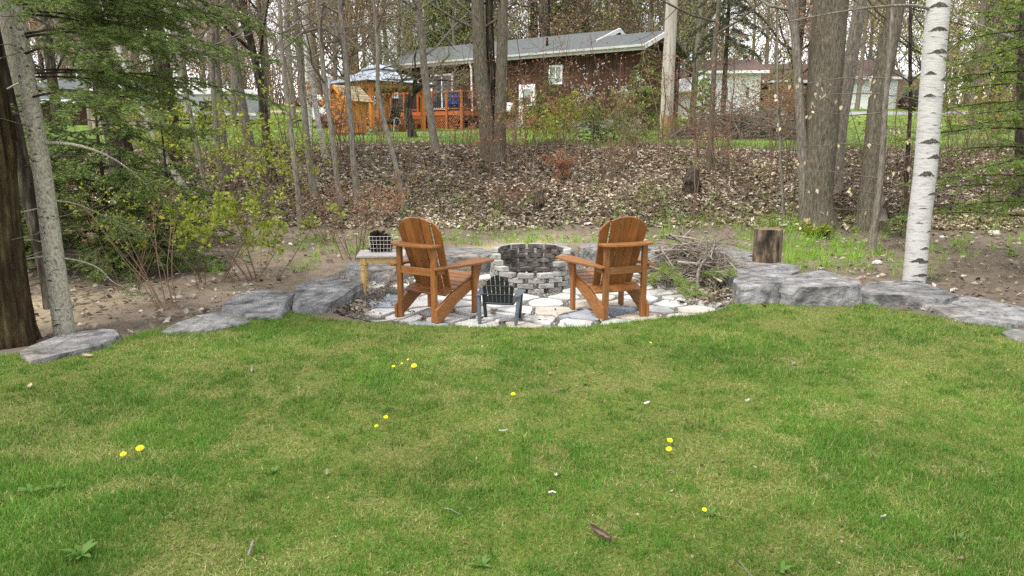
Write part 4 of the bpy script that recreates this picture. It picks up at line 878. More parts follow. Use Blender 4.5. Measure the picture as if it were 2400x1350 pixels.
for k in range(30):                                # the crown's lower boughs, drooping to the right and back
    zz = gf.uniform(2.0, 3.6); a = gf.uniform(-.9, 1.5); L = gf.uniform(1.1, 2.3); sx = np.interp(zz, [0, 3.], [0, at(30, 0, YF)[0] - BFv[0]])
    P = wander([np.array([sx, 0, zz]) + np.array([math.cos(a) * L * u, math.sin(a) * L * u, L * (.16 * u - .26 * u * u)]) for u in np.linspace(0, 1, 6)], gf, .012, 12)
    b = MB(); segs = []; bough(b, gf, P, .011, .22, segs, .5, .075, -.22); S = np.array(segs); needles(b, S[:, 0], S[:, 1], gf, 560, .03, .005, P_NEED); b.build('bough', [m_bdark, m_needle], fir)
b = MB()                                           # dead bare side twigs
for k in range(26):
    zz = gf.uniform(.4, 3.2); Qx = np.interp(zz, [0, at(30, 0, YF)[2] - BFv[2]], [0, at(30, 0, YF)[0] - BFv[0]]); a = gf.uniform(0, 6.28); P = [np.array([Qx, 0, zz])]; d = nrm([math.cos(a), math.sin(a), gf.normal(0, .2)])
    for i in range(5): d = nrm(d + gf.normal(0, .22, 3) + [0, 0, -.06]); P.append(P[-1] + d * gf.uniform(.06, .16))
    b.tube(P, np.linspace(.005, .0015, 6), 4)
b.build('dead_twigs', m_twig, fir)

g = np.random.default_rng(153)
scars(fir, [(152, 786), (125, 600), (100, 400), (66, 200), (30, 0)], [(g.uniform(10, 770), g.uniform(-1.1, 1.1), g.uniform(.1, .3), g.uniform(.01, .028)) for _ in range(46)], 50, 37, YF, 154, m_scar)
def conifer(label, seed, h, r, z0, nb, loc, pal, per_m=560, nl=.038, nw=.009, wid=.42, group='evergreens', rz=0., droop=-.12, lean=0.):
    g = np.random.default_rng(seed); t = thing('fir_tree', label, 'fir tree', loc, rz, group); tm = MB()
    Q = wander([(0, 0, -.1), (lean * .5, 0, h * .5), (lean, 0, h)], g, .01, 12); tm.tube(Q, np.linspace(.012 + h * .011, .006, 12), 8); tm.build('trunk', m_bdark, t)
    b = MB(); segs = []
    for k in range(nb):
        f = (k + g.random()) / nb; z = z0 + (h * .97 - z0) * f; a = k * 2.4 + g.normal(0, .3); L = r * (1 - f) ** .8 * g.uniform(.75, 1.15) + .08
        c = np.array([lean * (z / h), 0, z]); d = np.array([math.cos(a), math.sin(a), 0]); P = [c + d * L * u + np.array([0, 0, L * (.18 * u + droop * 3.2 * u * u)]) for u in np.linspace(0, 1, 6)]
        bough(b, g, P, .004 + L * .006, .15, segs, wid * min(1, L * 1.1), .1, droop)
    S = np.array(segs); needles(b, S[:, 0], S[:, 1], g, per_m, nl, nw, pal); b.build('crown', [m_bdark, m_needle], t); return t
def gp(px, py, Y): p = at(px, py, Y); return (p[0], Y, Hs(p[0], Y) - .03)
c1 = conifer('broad dark fir behind the pale fir trunk, filling the gap before the camper', 201, 2.7, 1.5, .3, 46, gp(250, 500, 9.6), P_NEED, 520, .042, .0105, wid=.55)
c2 = conifer('dark young fir in front of the stout dark trunks, below the camper', 202, 2.2, 1.15, .2, 34, gp(395, 480, 11.2), P_NEED)
dup(c1, gp(110, 500, 10.8), 2.1, 1.0, 'tall dark fir directly behind the pale fir trunk and the mossy trunk')
dup(c2, gp(20, 500, 9.2), 1.2, .95, 'low dark fir between the mossy trunk and the left picture edge')
dup(c1, gp(-90, 480, 12.5), .6, 1.25, 'tall fir rising beyond the mossy trunk at the left picture edge')
dup(c2, gp(310, 520, 9.3), 4.0, .62, 'small fir seedling in front of the broad dark fir')
c3 = conifer('bright green young fir covering the right corner of the brown house', 203, 3.3, 1.35, .5, 34, gp(1512, 262, 27.), P_NEEDL, 330, .06, .016, .5)
dup(c3, gp(1290, 270, 31.), 1., .86, 'dark green young fir below the brown house window, by the white door')
dup(c3, gp(1645, 255, 26.), 2.2, (.5, .5, .85), 'slender young fir between the weathered pole and the white house')
dup(c3, gp(1830, 250, 30.), 3.2, 1.1, 'bushy fir in front of the white house and brush heap')
dup(c2, gp(1390, 345, 18.6), 2.2, .62, 'pale low fir on the lawn edge below the catkin willow')
dup(c2, gp(1470, 340, 19.), .2, .55, 'scrubby little fir left of the weathered pole')
dup(c2, gp(2120, 470, 12.2), 1.1, .3, 'tiny fir seedling at the foot of the very thin dark sapling')
# fir just outside the right edge, its boughs reach in
rf = conifer('fir whose boughs reach in from the right picture edge', 204, 6.2, 2.4, .6, 78, gp(2490, 560, 9.2), P_NEEDL, 330, .032, .007, .5, droop=-.07)
rf2 = MB(); gr_ = np.random.default_rng(205); RB = np.array(rf.location)
for pix, Ys, st in (([(2560, 80), (2400, 105), (2330, 130), (2250, 140), (2215, 142)], [9, 8.6, 8.4, 8.2, 8.1], .12), ([(2560, 240), (2400, 256), (2330, 262), (2270, 268)], [9, 8.6, 8.4, 8.2], .1), ([(2560, 350), (2400, 368), (2320, 390), (2240, 408), (2205, 412)], [9, 8.4, 8.2, 8.0, 7.9], .12), ([(2560, -40), (2420, 10), (2330, 30), (2240, 30)], [9, 8.6, 8.4, 8.3], .1)):
    segs = []; P = wander(curve(pix, Ys, RB), gr_, .006, 12); bough(rf2, gr_, P, .018, st, segs, .42, .08); S = np.array(segs); needles(rf2, S[:, 0], S[:, 1], gr_, 700, .028, .0048, P_NEEDL)
rf2.build('long_boughs', [m_bdark, m_needle], rf)

# ------------------------------------------------------------------ shrubs
def shrub(label, seed, loc, n, h, spread_, pal, per=5, lsize=(.035, .07), lstart=.45, name='shrub', group='shrubs', twig=None, whorl=.012, kids=5, rs=.006, cat='shrub', lean=(0, 0)):
    g = np.random.default_rng(seed); t = thing(name, label, cat, loc, 0, group); st = MB(); tips = []; tw = MB()
    for k in range(n):
        a = g.uniform(0, 6.28); p = np.array([math.cos(a) * g.random() * spread_ * .25, math.sin(a) * g.random() * spread_ * .25, -.03]); d = nrm([math.cos(a) * spread_ / h * .7 + lean[0], math.sin(a) * spread_ / h * .7 + lean[1], 1]); hh_ = h * g.uniform(.6, 1.05); P = [p]
        for i in range(9):
            d = nrm(d + g.normal(0, .07, 3) + [math.cos(a) * .03, math.sin(a) * .03, 0]); P.append(P[-1] + d * hh_ / 9)
        st.tube(P, np.linspace(rs * g.uniform(.7, 1.2), .002, 10), 5)
        for i in range(kids):
            u = g.uniform(lstart, 1) * 9; j = min(8, int(u)); q = P[j] + (P[j + 1] - P[j]) * (u - j); o_, tp = [], []
            b_ = g.uniform(0, 6.28); grow(g, q, nrm([math.cos(b_), math.sin(b_), .5]), h * g.uniform(.1, .24), .0028, 1, o_, tp, .05, .15, 3, .7, 3, .0014)
            for x, y, _ in o_: tw.tube(x, y, 3)
            tips += tp
    st.build('stems', twig or m_twigred, t)
    if per: buds(tw, tips, g, per, lsize, pal, whorl, 1, .8)
    tw.build('foliage', [twig or m_twigred, m_leaf], t); return t
s1 = shrub('yellow-green leafing shrub, fuller one behind the pointed grey boulder', 301, gp(600, 640, 9.0), 12, 1.4, .95, P_YG, 4, (.045, .085), .4, kids=3)
shrub('yellow-green leafing shrub with thin stems, nearer the firs', 302, gp(480, 640, 8.9), 10, 1.35, .95, P_YG, 4, (.045, .085), .42, kids=3)
shrub('leaning half-bare shrub stems behind the low flat boulder', 303, gp(400, 740, 7.2), 9, 1.75, .5, P_YG, 3, (.02, .045), .75, lean=(-.42, .25), kids=3)
shrub('bare thin shrub stems before the dark fir, right of the pale trunk', 304, gp(300, 650, 8.3), 9, 1.25, .6, P_RED, 1, (.02, .035), .7, kids=3)
shrub('tall yellow-green shrub reaching up between the slender trunks', 305, gp(590, 480, 11.5), 8, 2.5, .9, P_YG, 3, (.04, .08), .35)
shrub('yellow-green thicket on the bank below the camper', 306, gp(520, 400, 13.4), 12, 2.1, 1.1, P_YG, 3, (.04, .08), .35)
shrub('loose yellow-green bush on the bank below the red barn', 307, gp(680, 430, 13.2), 10, 1.7, .9, P_YG, 3, (.04, .07), .4)
shrub('yellow-green bush deep between firs and dark trunks', 308, gp(400, 380, 14.5), 16, 2.2, 1.0, P_YG, 5, (.05, .09), .3)
shrub('leafing stems beside the mossy trunk at the left picture edge', 309, gp(-10, 640, 7.9), 7, 1.9, .4, P_YG, 4, (.03, .06), .7)
shrub('bare twiggy shrub with thin stems, left of the turned-leg table', 310, gp(830, 575, 10.4), 14, 1.15, .6, P_RED, 1, (.02, .03), .6)
shrub('bare twiggy stems on the sand between yellow shrub and table', 311, gp(770, 545, 11.6), 12, 1.3, .5, P_RED, 1, (.02, .03), .6)
shrub('red-leafed maple seedlings at the foot of the bank behind the table', 312, gp(890, 510, 12.8), 9, 1.0, .6, P_RED, 2, (.03, .05), .5)
shrub('red-budded maple shoots before the big three-stemmed maple', 313, gp(1170, 385, 15.2), 9, 1.8, .8, P_RED, 3, (.035, .065), .35)
shrub('yellow-green leafing shoots right of the big three-stemmed maple', 314, gp(1240, 380, 15.6), 10, 1.7, .8, P_YG, 3, (.035, .06), .4)
shrub('yellow-green bush below the white house door', 315, gp(1290, 345, 17.4), 14, 1.35, 1.1, P_YG, 5, (.04, .075), .35)
shrub('rust-red leafing bush under the brown house window', 316, gp(1330, 330, 20.), 10, 1.5, .6, P_RED, 5, (.04, .07), .3)
shrub('twiggy green-grey bush in front of the brown house wall', 317, gp(1425, 335, 19.), 20, 1.55, 1.0, P_GRN, 5, (.03, .06), .25)
shrub('loose greenish scrub on the bank top left of the weathered pole', 318, gp(1500, 350, 17.2), 16, 1.0, 1.0, P_GRN, 3, (.03, .05), .3)
shrub('bare brown scrub on the bank below the young firs', 319, gp(1400, 400, 15.), 16, 1.0, 1.0, P_RED, 1, (.02, .035), .5)
shrub('rust-brown seedling clump on the bank left of the twiggy scrub', 320, gp(1315, 410, 14.8), 8, .7, .3, P_RED, 6, (.03, .06), .1)
shrub('bright yellow-green bush right beside the weathered pole', 321, gp(1615, 268, 26.), 16, 1.0, 1.0, P_YG, 7, (.05, .09), .2)
shrub('fresh green sprouts round the feet of the thickest maple', 322, gp(1905, 545, 12.3), 16, .32, .6, P_YG, 6, (.04, .07), .2)
shrub('thin bare sapling clump on the bank below the brush heap', 323, gp(1760, 440, 14.2), 9, 1.5, .6, P_RED, 1, (.02, .03), .6)
shrub('orange-leafed sapling left of the orange shed', 324, gp(775, 330, 19.), 6, 1.6, .3, P_RED, 6, (.05, .09), .3)
shrub('red-budded shoots in front of the orange shed', 325, gp(850, 345, 17.5), 8, 1.2, .6, P_RED, 3, (.04, .06), .4)
shrub('bramble stems on the bank behind the right wooden chair', 326, gp(1480, 500, 13.3), 14, .9, .9, P_GRN, 2, (.02, .04), .5)
shrub('thin bare shrub on the bank above the fire pit', 327, gp(1200, 500, 13.5), 12, .95, .8, P_RED, 1, (.02, .035), .5)
shrub('yellow-green leafing branches behind the white birch', 328, gp(2260, 300, 17.), 10, 3., 1.1, P_YG, 3, (.05, .09), .3)
shrub('yellow-green shrub near the right edge beyond the fir boughs', 329, gp(2360, 310, 18.), 10, 2.2, 1.2, P_YG, 3, (.05, .09), .3)
shrub('grey-brown twiggy bush between brush heap and white house', 331, gp(1760, 250, 27.), 22, 2.0, 1.6, P_RED, 2, (.05, .08), .3)
shrub('rust-budded bush before the low dark-roofed house', 332, gp(1830, 250, 28.), 20, 2.6, 1.5, P_RED, 3, (.05, .08), .3)
# pussy willow with white catkins
shrub('slender willow with white catkins before the brown house wall', 330, gp(1410, 300, 24.), 7, 2.9, 1.2, np.array([[.8, .8, .76]]), 3, (.03, .05), .45, twig=m_twig)
# bare scattered saplings of the bank
g = np.random.default_rng(340); SAP = []
for v in range(4):
    t = shrub('thin bare sapling stem rising from the leafy bank', 341 + v, (0, 0, 0), 2, 1.7, .25, P_RED, 1, (.02, .035), .35, 'sapling', 'bare saplings on the bank', kids=6, rs=.007, cat='sapling'); SAP.append(t)
k = 0
for px in list(np.r_[g.uniform(650, 2380, 84), g.uniform(600, 1700, 40)]):
    Yv = g.uniform(12.9, 18.2) if k < 84 else g.uniform(15.5, 21); p = gp(px, 400, Yv); s = g.uniform(.5, 1.15) * (1 if g.random() < .5 else 1.9)
    if k < 4: SAP[k].location = p; SAP[k].scale = (s,) * 3; SAP[k].rotation_euler = (g.normal(0, .08), g.normal(0, .08), g.uniform(0, 6))
    else: r_ = dup(SAP[k % 4], p, g.uniform(0, 6.28), s); r_.rotation_euler = (g.normal(0, .1), g.normal(0, .1), g.uniform(0, 6))
    k += 1

# low green plants and thin brush across the bank
gu = np.random.default_rng(350); ub = MB(); n = 15000; Y = 12.2 + 5.6 * gu.random(n); X = gu.uniform(-1, 1, n) * Y * .75; k = fbm(X * .55 + 5, Y * .7, 15, 3) > .53; X, Y = X[k], Y[k]; n = len(X)
scatter(ub, BT, BF, np.c_[X, Y, H(X, Y) + gu.uniform(.02, .16, n)], rotm(n, gu), gu.uniform(.03, .075, n), np.concatenate([P_GRN * .8, P_YG * .7])[gu.integers(7, size=n)], 1)
for k in range(820):
    y = 12.6 + 5.2 * gu.random(); x = gu.uniform(-.75, .75) * y; p = np.array([x, y, Hs(x, y) - .02]); d = nrm([gu.normal(0, .3), gu.normal(0, .3), 1]); h = gu.uniform(.3, 1.3)
    ub.tube([p, p + d * h * .5, p + nrm(d + gu.normal(0, .2, 3)) * h], [.006, .004, .0015], 3); q = p + d * h * .5
    for _ in range(2): e = nrm(d + gu.normal(0, .5, 3)); ub.tube([q, q + e * h * .35], [.003, .001], 3)
o = ub.build('bank_undergrowth', [m_twig, m_leaf]); kind(o, 'stuff'); o['label'] = 'low green seedlings and thin bare brush across the leafy bank'

# ------------------------------------------------------------------ the wood behind the houses: six trees, copied
FAR = []
for v, (pal, hgt_, sz) in enumerate(((P_ORG, 15, (.1, .2)), (P_ORG, 17, (.09, .2)), (P_RED, 14, (.08, .16)), (P_GRN, 15, (.09, .18)), (P_YG, 13, (.1, .2)), (P_ORG, 18, (.08, .17)))):
    g = np.random.default_rng(400 + v); t = thing('woodland_tree', 'tall bare spring tree in the wood beyond the houses', 'tree', (0, 0, 0), 0, 'trees in the wood beyond the houses')
    Q = wander([(0, 0, -.3), (g.normal(0, .3), g.normal(0, .3), hgt_ * .5), (g.normal(0, .6), g.normal(0, .6), hgt_)], g, .07, 16); r = np.linspace(.2, .04, 16); tm = MB(); tm.tube(Q, r, 8); out, tips = [], []
    for k in range(20):
        zz = g.uniform(.12, .97) * hgt_; i = int(zz / hgt_ * 15); a = g.uniform(0, 6.28); grow(g, Q[i], nrm([math.cos(a), math.sin(a), g.uniform(.2, 1.1)]), g.uniform(2.2, 4.4) * (1.1 - .5 * zz / hgt_), .055, 2, out, tips, .13, .17, 5, .8, 4, .009)
    cm = MB()
    for p_, r_, dp in out: (tm if dp == 2 else cm).tube(p_, r_, 5 if dp == 2 else 3)
    tm.build('trunk', m_bdark if v == 1 else m_bgrey, t); buds(cm, tips, g, 2 if v < 3 else 4, sz, pal, .25, 1); cm.build('crown', [m_twig, m_leaf], t); FAR.append(t)
g = np.random.default_rng(444); used = [0] * 6
def far_tree(x, y, s, v=None):
    v = int(g.integers(6)) if v is None else v; p = (x, y, Hs(x, y))
    if not used[v]: FAR[v].location = p; FAR[v].scale = (s,) * 3; FAR[v].rotation_euler = (0, 0, g.uniform(0, 6.28)); used[v] = 1
    else: dup(FAR[v], p, g.uniform(0, 6.28), s)
for px, Y, v in ((80, 26, 0), (160, 30, 1), (240, 34, 2), (330, 37, 0), (560, 40, 5), (640, 46, 0), (700, 38, 2), (790, 44, 5), (828, 43, 1), (900, 50, 0), (1010, 52, 3), (1075, 48, 3), (1250, 50, 1), (1330, 47, 0), (1400, 48, 5), (1500, 46, 2), (1540, 44, 0), (1610, 38, 3), (1840, 38, 1), (2010, 68, 4), (2060, 70, 4), (2130, 58, 4), (2250, 30, 3), (2300, 36, 1), (2380, 28, 4), (1985, 55, 0)):
    far_tree((px - 1200) / F0 * Y * 1.0, Y, g.uniform(.75, 1.15), v)
for k in range(150):
    Y = g.uniform(46, 110); X = g.uniform(-.78, .78) * Y
    if Y < 66 and (.25 < X / Y < .35 or .43 < X / Y < .53): continue
    far_tree(X, Y, g.uniform(.8, 1.3))
# pines behind the brown house
c5 = conifer('tall pine behind the roof of the brown house, near the big maple clump', 205, 12, 3.0, 3.2, 46, gp(1060, 200, 54.), P_NEEDL, 40, .2, .05, 1.1, 'pines behind the brown house')
dup(c5, gp(1330, 200, 56.), 1., .95, 'pine behind the middle of the brown house roof')
c6 = conifer('half-dead spruce with drooping dark twigs in front of the white house', 206, 11, 1.7, 3.6, 54, gp(1695, 250, 33.), np.array([lin(h) for h in ('#5a5648', '#4a4a38', '#5c6040')]), 7, .14, .03, .5, 'evergreens', droop=-.2)
dup(c5, gp(2320, 250, 46.), 2., .8, 'dark pine in the wood behind the fir boughs at right')

# low undergrowth that closes the far wood into one mass
g = np.random.default_rng(480); th = MB(); n = 34000; Y = g.uniform(58, 105, n); X = g.uniform(-.8, .8, n) * Y; z = np.abs(g.normal(0, 2.4, n)) * (.5 + fbm(X * .12, Y * .12, 5))
pal = np.concatenate([P_ORG, P_ORG, P_GRN, P_YG, P_RED]) * .8
scatter(th, BT, BF, np.c_[X, Y, H(X, Y) + z], rotm(n, g), g.uniform(.15, .42, n), pal[(np.floor(fbm(X * .06, Y * .06, 2) * 1.9 * len(pal)).astype(int) + g.integers(0, 4, n)) % len(pal)])
for k in range(1500):
    y = g.uniform(58, 100); x = g.uniform(-.8, .8) * y; h = g.uniform(2, 7); p = np.array([x, y, Hs(x, y)]); d = nrm([g.normal(0, .15), g.normal(0, .15), 1]); th.tube([p, p + d * h * .5, p + d * h + [g.normal(0, .3), 0, 0]], [.05, .035, .01], 3, col=(.2, .17, .13))
o = th.build('far_undergrowth', m_leaf); kind(o, 'stuff'); o['label'] = 'brown and yellow-green brush closing the far wood'

# ------------------------------------------------------------------ brown house
HA = np.array([-7.65, 42.3]); HU = nrm([13.79, -9.4]); HN = np.array([-HU[1], HU[0]]); HZ = 2.2
house = thing('brown_house', 'brown vertical-board house with grey shingle roof behind the trees', 'house', (HA[0], HA[1], HZ), math.atan2(HU[1], HU[0]))
EAVE, WIN = 5.95 - HZ, .42                        # eave height over house base, wall inset under the eave
def wall(px, py, inset=WIN):                      # photo point on the front wall -> local (x, z)
    d = ray(px, py); o = np.array([0, 0, CAMZ]); q = HA + HN * inset; t = ((q - o[:2]) @ HN) / (d[:2] @ HN); p = o + d * t
    return float((p[:2] - HA) @ HU), float(p[2] - HZ)
LX0, LX1, LXM = .3, 15.9, 13.0
bw_ = .2; nb_ = int((LX1 - LX0) / bw_)
bme = boxme((bw_ - .012, .04, EAVE - .62), m_siding, .006)
for k in range(nb_):
    obj('siding_board', bme, None, house, None, TR((LX0 + (k + .5) * bw_, WIN, .62 + (EAVE - .62) / 2)))
bx('wall', (LX1 - LX0, .12, EAVE), m_siding, house, ((LX0 + LX1) / 2, WIN + .09, EAVE / 2), bev=0)
bx('foundation', (LX1 - LX0 + .1, .2, 1.1), m_found, house, ((LX0 + LX1) / 2, WIN + .06, .08), bev=0)
bx('wall', (.12, 4.4, EAVE), m_siding, house, (LX1 - .08, WIN + 2.35, EAVE / 2), bev=0)
bx('wall', (.12, 7.2, EAVE), m_siding, house, (LX0 + .08, WIN + 3.75, EAVE / 2), bev=0)
def slab(name, pts, t, mt, parent):               # a roof plane from four corners, given thickness downwards
    P = np.array(pts, float); n = nrm(np.cross(P[1] - P[0], P[3] - P[0])); n = n if n[2] > 0 else -n
    return MB().add(np.concatenate([P, P - n * t]), [[0, 1, 2, 3], [7, 6, 5, 4], [0, 4, 5, 1], [1, 5, 6, 2], [2, 6, 7, 3], [3, 7, 4, 0]]).build(name, mt, parent)
sl_ = .35; D1, D2 = 4.0, 2.7
zr, zr2 = EAVE + sl_ * D1, EAVE + sl_ * D2
slab('roof', [(-.1, 0, EAVE), (LXM, 0, EAVE), (LXM, D1, zr), (-.1, D1, zr)], .1, m_shingle, house)
slab('roof', [(-.1, D1 + .001, zr), (LXM, D1 + .001, zr), (LXM, 2 * D1, EAVE), (-.1, 2 * D1, EAVE)], .1, m_shingle, house)
slab('roof', [(LXM + .003, 0, EAVE), (16.25, 0, EAVE), (16.25, D2, zr2), (LXM + .003, D2, zr2)], .1, m_shingle, house)
slab('roof', [(LXM + .003, D2 + .001, zr2), (16.25, D2 + .001, zr2), (16.25, 2 * D2 - .2, EAVE), (LXM + .003, 2 * D2 - .2, EAVE)], .1, m_shingle, house)
bx('fascia', (16.35, .05, .2), m_fascia, house, (8.1, -.03, EAVE - .1), bev=0)
bx('gutter', (16.35, .1, .1), m_fascia, house, (8.1, -.11, EAVE - .02), bev=.01)
MB().add([(LXM - .12, .6, EAVE - .1), (LXM - .12, D1, zr - .12), (LXM - .12, 2 * D1 - .6, EAVE - .1)], [[0, 1, 2]]).build('gable', m_shingle, house)
for a_, b_ in (((LXM + .03, 1.6, EAVE + sl_ * 1.6), (LXM + .03, D1, zr)), ((LXM + .03, D1, zr), (LXM + .03, 2 * D1 - .3, EAVE + .1))):
    a_, b_ = np.array(a_), np.array(b_); d_ = b_ - a_; bx('rake_board', (float(np.linalg.norm(d_)), .2, .05), m_white, house, M=frame((a_ + b_) / 2 + [0, 0, -.03], d_, (0, -d_[2], d_[1])), bev=0)
a_, b_ = np.array((16.29, -.05, EAVE - .05)), np.array((16.29, D2, zr2 - .03)); d_ = b_ - a_; bx('rake_board', (float(np.linalg.norm(d_)), .2, .05), m_white, house, M=frame((a_ + b_) / 2, d_, (0, -d_[2], d_[1])), bev=0)
def hwin(name, x0, x1, y0, y1, panes=2, glass=None, parent=house):
    ax, az = wall(x0, y1); bx_, bz = wall(x1, y0); w, h = bx_ - ax, bz - az; c = ((ax + bx_) / 2, WIN - .05, (az + bz) / 2)
    f = MB(); t_ = .09
    for s in (-1, 1): f.box((s * (w / 2 - t_ / 2), 0, 0), (t_, .08, h)); f.box((0, .002, s * (h / 2 - t_ / 2)), (w - 2 * t_ - .002, .076, t_))
    o = f.build(name, m_white, parent, c)
    for k in range(panes):
        pw = (w - 2 * t_) / panes; MB().box((-w / 2 + t_ + (k + .5) * pw, .02, 0), (pw - .05, .02, h - 2 * t_)).build('pane', glass or m_glass, o)
        if k: MB().box((-w / 2 + t_ + k * pw, 0, 0), (.05, .07, h - 2 * t_ - .004)).build('mullion', m_white, o)
    return o
hwin('window', 1288, 1320, 152, 199, 2, m_blind)
hwin('patio_door', 1013, 1063, 172, 258, 2, m_glass)
hwin('window', 1306, 1332, 270, 296, 2, m_glass)
hwin('window', 905, 935, 205, 232, 1, m_blind)
ax, az = wall(1223, 293); bx2, bz = wall(1252, 202); w, h = bx2 - ax, bz - az
dr = bx('door', (w, .07, h), m_white, house, ((ax + bx2) / 2, WIN - .07, (az + bz) / 2), bev=.01)
fr = MB()
for s in (-1, 1): fr.box((s * (w / 2 + .05), 0, 0), (.1, .1, h + .2))
fr.box((0, 0, h / 2 + .05), (w - .002, .096, .1)); fr.build('door_frame', m_white, dr)
for s in (-1, 1): MB().box((0, -.04, h * .23 + s * h * .105), (w * .62, .02, h * .185)).build('pane', m_glass if s < 0 else m_blind, dr)
MB().box((w * .38, -.06, -.02 * h), (.04, .05, .04)).build('handle', m_flue, dr)
vx, vz = wall(1282, 107, 1.6); MB().tube([(vx, 1.6, EAVE + .5), (vx, 1.6, EAVE + .95)], .06, 8, cap=True).build('roof_vent', m_iron, house)
dpx, _ = wall(1114, 230); MB().tube([(dpx, -.05, EAVE - .1), (dpx, .1, EAVE - .45), (dpx, .15, .8)], .05, 8).build('downpipe', m_white, house)
ax, az = wall(1186, 262, .2); bx2, bz = wall(1200, 240, .2); bx('meter_box', (bx2 - ax, .16, bz - az), m_white, house, ((ax + bx2) / 2, .29, (az + bz) / 2), bev=.01)

# deck along the house
DZ, DX0, DX1, DY = 1.1, 1.0, 8.2, -2.6
deck = thing('deck', 'red-brown wooden deck with railing and lattice skirt at the brown house', 'deck', (HA[0], HA[1], HZ), math.atan2(HU[1], HU[0]))
for k in range(18): bx('floor_board', (DX1 - DX0, .14, .035), m_deck, deck, ((DX0 + DX1) / 2, DY + .1 + k * .155, DZ - .02), bev=0)
for z, hh_ in ((DZ - .12, .18), (DZ + .9, .06), (DZ + .1, .05)):
    bx('rail' if z > DZ else 'rim_board', (DX1 - DX0, .05, hh_), m_deck, deck, ((DX0 + DX1) / 2, DY - (.0 if z > DZ else .03), z), bev=0)
    bx('rail' if z > DZ else 'rim_board', (.05, 2.5, hh_), m_deck, deck, (DX1, DY + 1.3, z), bev=0)
for k in range(9):
    x = DX0 + (DX1 - DX0) * k / 8; bx('post', (.1, .1, DZ + 1.55), m_deck, deck, (x, DY - .085, (DZ + .95) / 2 - .3), bev=.008)
bal = boxme((.03, .03, .8), m_iron, 0)
for k in range(58): obj('baluster', bal, None, deck, None, TR((DX0 + .06 + (DX1 - DX0 - .12) * k / 57, DY + .001, DZ + .5)))
for k in range(17): obj('baluster', bal, None, deck, None, TR((DX1 + .001, DY + .12 + 2.3 * k / 16, DZ + .5)))
lt_ = MB(); Lw, Lh = DX1 - DX0, DZ - .05
for k in np.arange(-Lh, Lw, .13):
    for s in (0, 1):
        x0, x1 = (k, k + Lh) if s == 0 else (k + Lh, k); z0, z1 = -.35, Lh - .2
        lo = max(0, min(x0, x1)); 
        if min(x0, x1) < 0 or max(x0, x1) > Lw: continue
        d_ = np.array([x1 - x0, 0, z1 - z0]); L_ = np.linalg.norm(d_); dn = d_ / L_; pn = np.array([-dn[2], 0, dn[0]]) * .02; c0 = np.array([DX0 + x0, DY - .02 - .012 * s, z0]); c1 = c0 + d_
        lt_.add([c0 - pn, c0 + pn, c1 + pn, c1 - pn, c0 - pn + [0, .01, 0], c0 + pn + [0, .01, 0], c1 + pn + [0, .01, 0], c1 - pn + [0, .01, 0]], [[0, 3, 2, 1], [4, 5, 6, 7], [0, 1, 5, 4], [2, 3, 7, 6]])
kind(lt_.build('lattice', m_deck, deck), 'stuff')
sx_, _z = wall(985, 280, DY); 
for k in range(5): bx('step', (1.3, .32, .06), m_deck, deck, (sx_, DY - .3 - k * .28, DZ - .2 - k * .2), bev=0); bx('riser', (1.3, .03, .15), m_deck, deck, (sx_, DY - .15 - k * .28, DZ - .125 - k * .2 + .02), bev=0)
def lathe(prof_, n=16): 
    b = MB(); b.tube([(0, 0, z) for z, _ in prof_], [r for _, r in prof_], n, cap=True); return b
wx, wz = wall(1066, 250, DY + .7); lp = HA + HU * wx + HN * (DY + .7)
br = thing('barrel', 'bright blue plastic barrel standing on the deck behind the railing', 'barrel', (lp[0], lp[1], HZ + DZ), 0)
lathe([(0, .27), (.04, .3), (.3, .31), (.32, .33), (.35, .33), (.37, .31), (.62, .31), (.64, .33), (.67, .33), (.69, .31), (.86, .29)]).build('body', m_blue, br); lathe([(.86, .305), (.89, .31), (.93, .28), (.95, .1)]).build('lid', m_blue, br)
lp = HA + HU * wall(1249, 262, -.5)[0] + HN * -.5
gr = thing('grill', 'black covered grill beside the white house door', 'grill', (lp[0], lp[1], Hs(*lp)), math.atan2(HU[1], HU[0]))
MB().add([(x * a, y * a, z) for z, a in ((.0, .9), (.75, 1.), (.95, .98), (1.12, .7)) for x, y in ((-.42, -.28), (.42, -.28), (.42, .28), (-.42, .28))], [[k * 4 + j, k * 4 + (j + 1) % 4, k * 4 + 4 + (j + 1) % 4, k * 4 + 4 + j] for k in range(3) for j in range(4)] + [[12, 13, 14, 15]]).build('cover', m_black, gr)
MB().box((0, -.31, .2), (.7, .03, .1)).build('base_rail', m_iron, gr)
lp = HA + HU * wall(1458, 236, -.3)[0] + HN * -.3
hr = thing('hose_reel', 'green coiled hose reel against the brown house wall', 'hose', (lp[0], lp[1], Hs(*lp)), math.atan2(HU[1], HU[0]))
b = MB()
for k in range(5):
    A_ = np.linspace(0, 6.283, 20); b.tube([(math.cos(a) * (.26 + .02 * (k % 2)), -.12 + k * .05, .62 + math.sin(a) * .26) for a in A_], .025, 6)
b.build('hose', mat('hose_green', ['#2f6a57', '#3e8470'], 5, rough=.5), hr); MB().box((-.3, 0, .4), (.05, .3, .8)).box((.3, 0, .4), (.05, .3, .8)).build('stand', m_iron, hr)

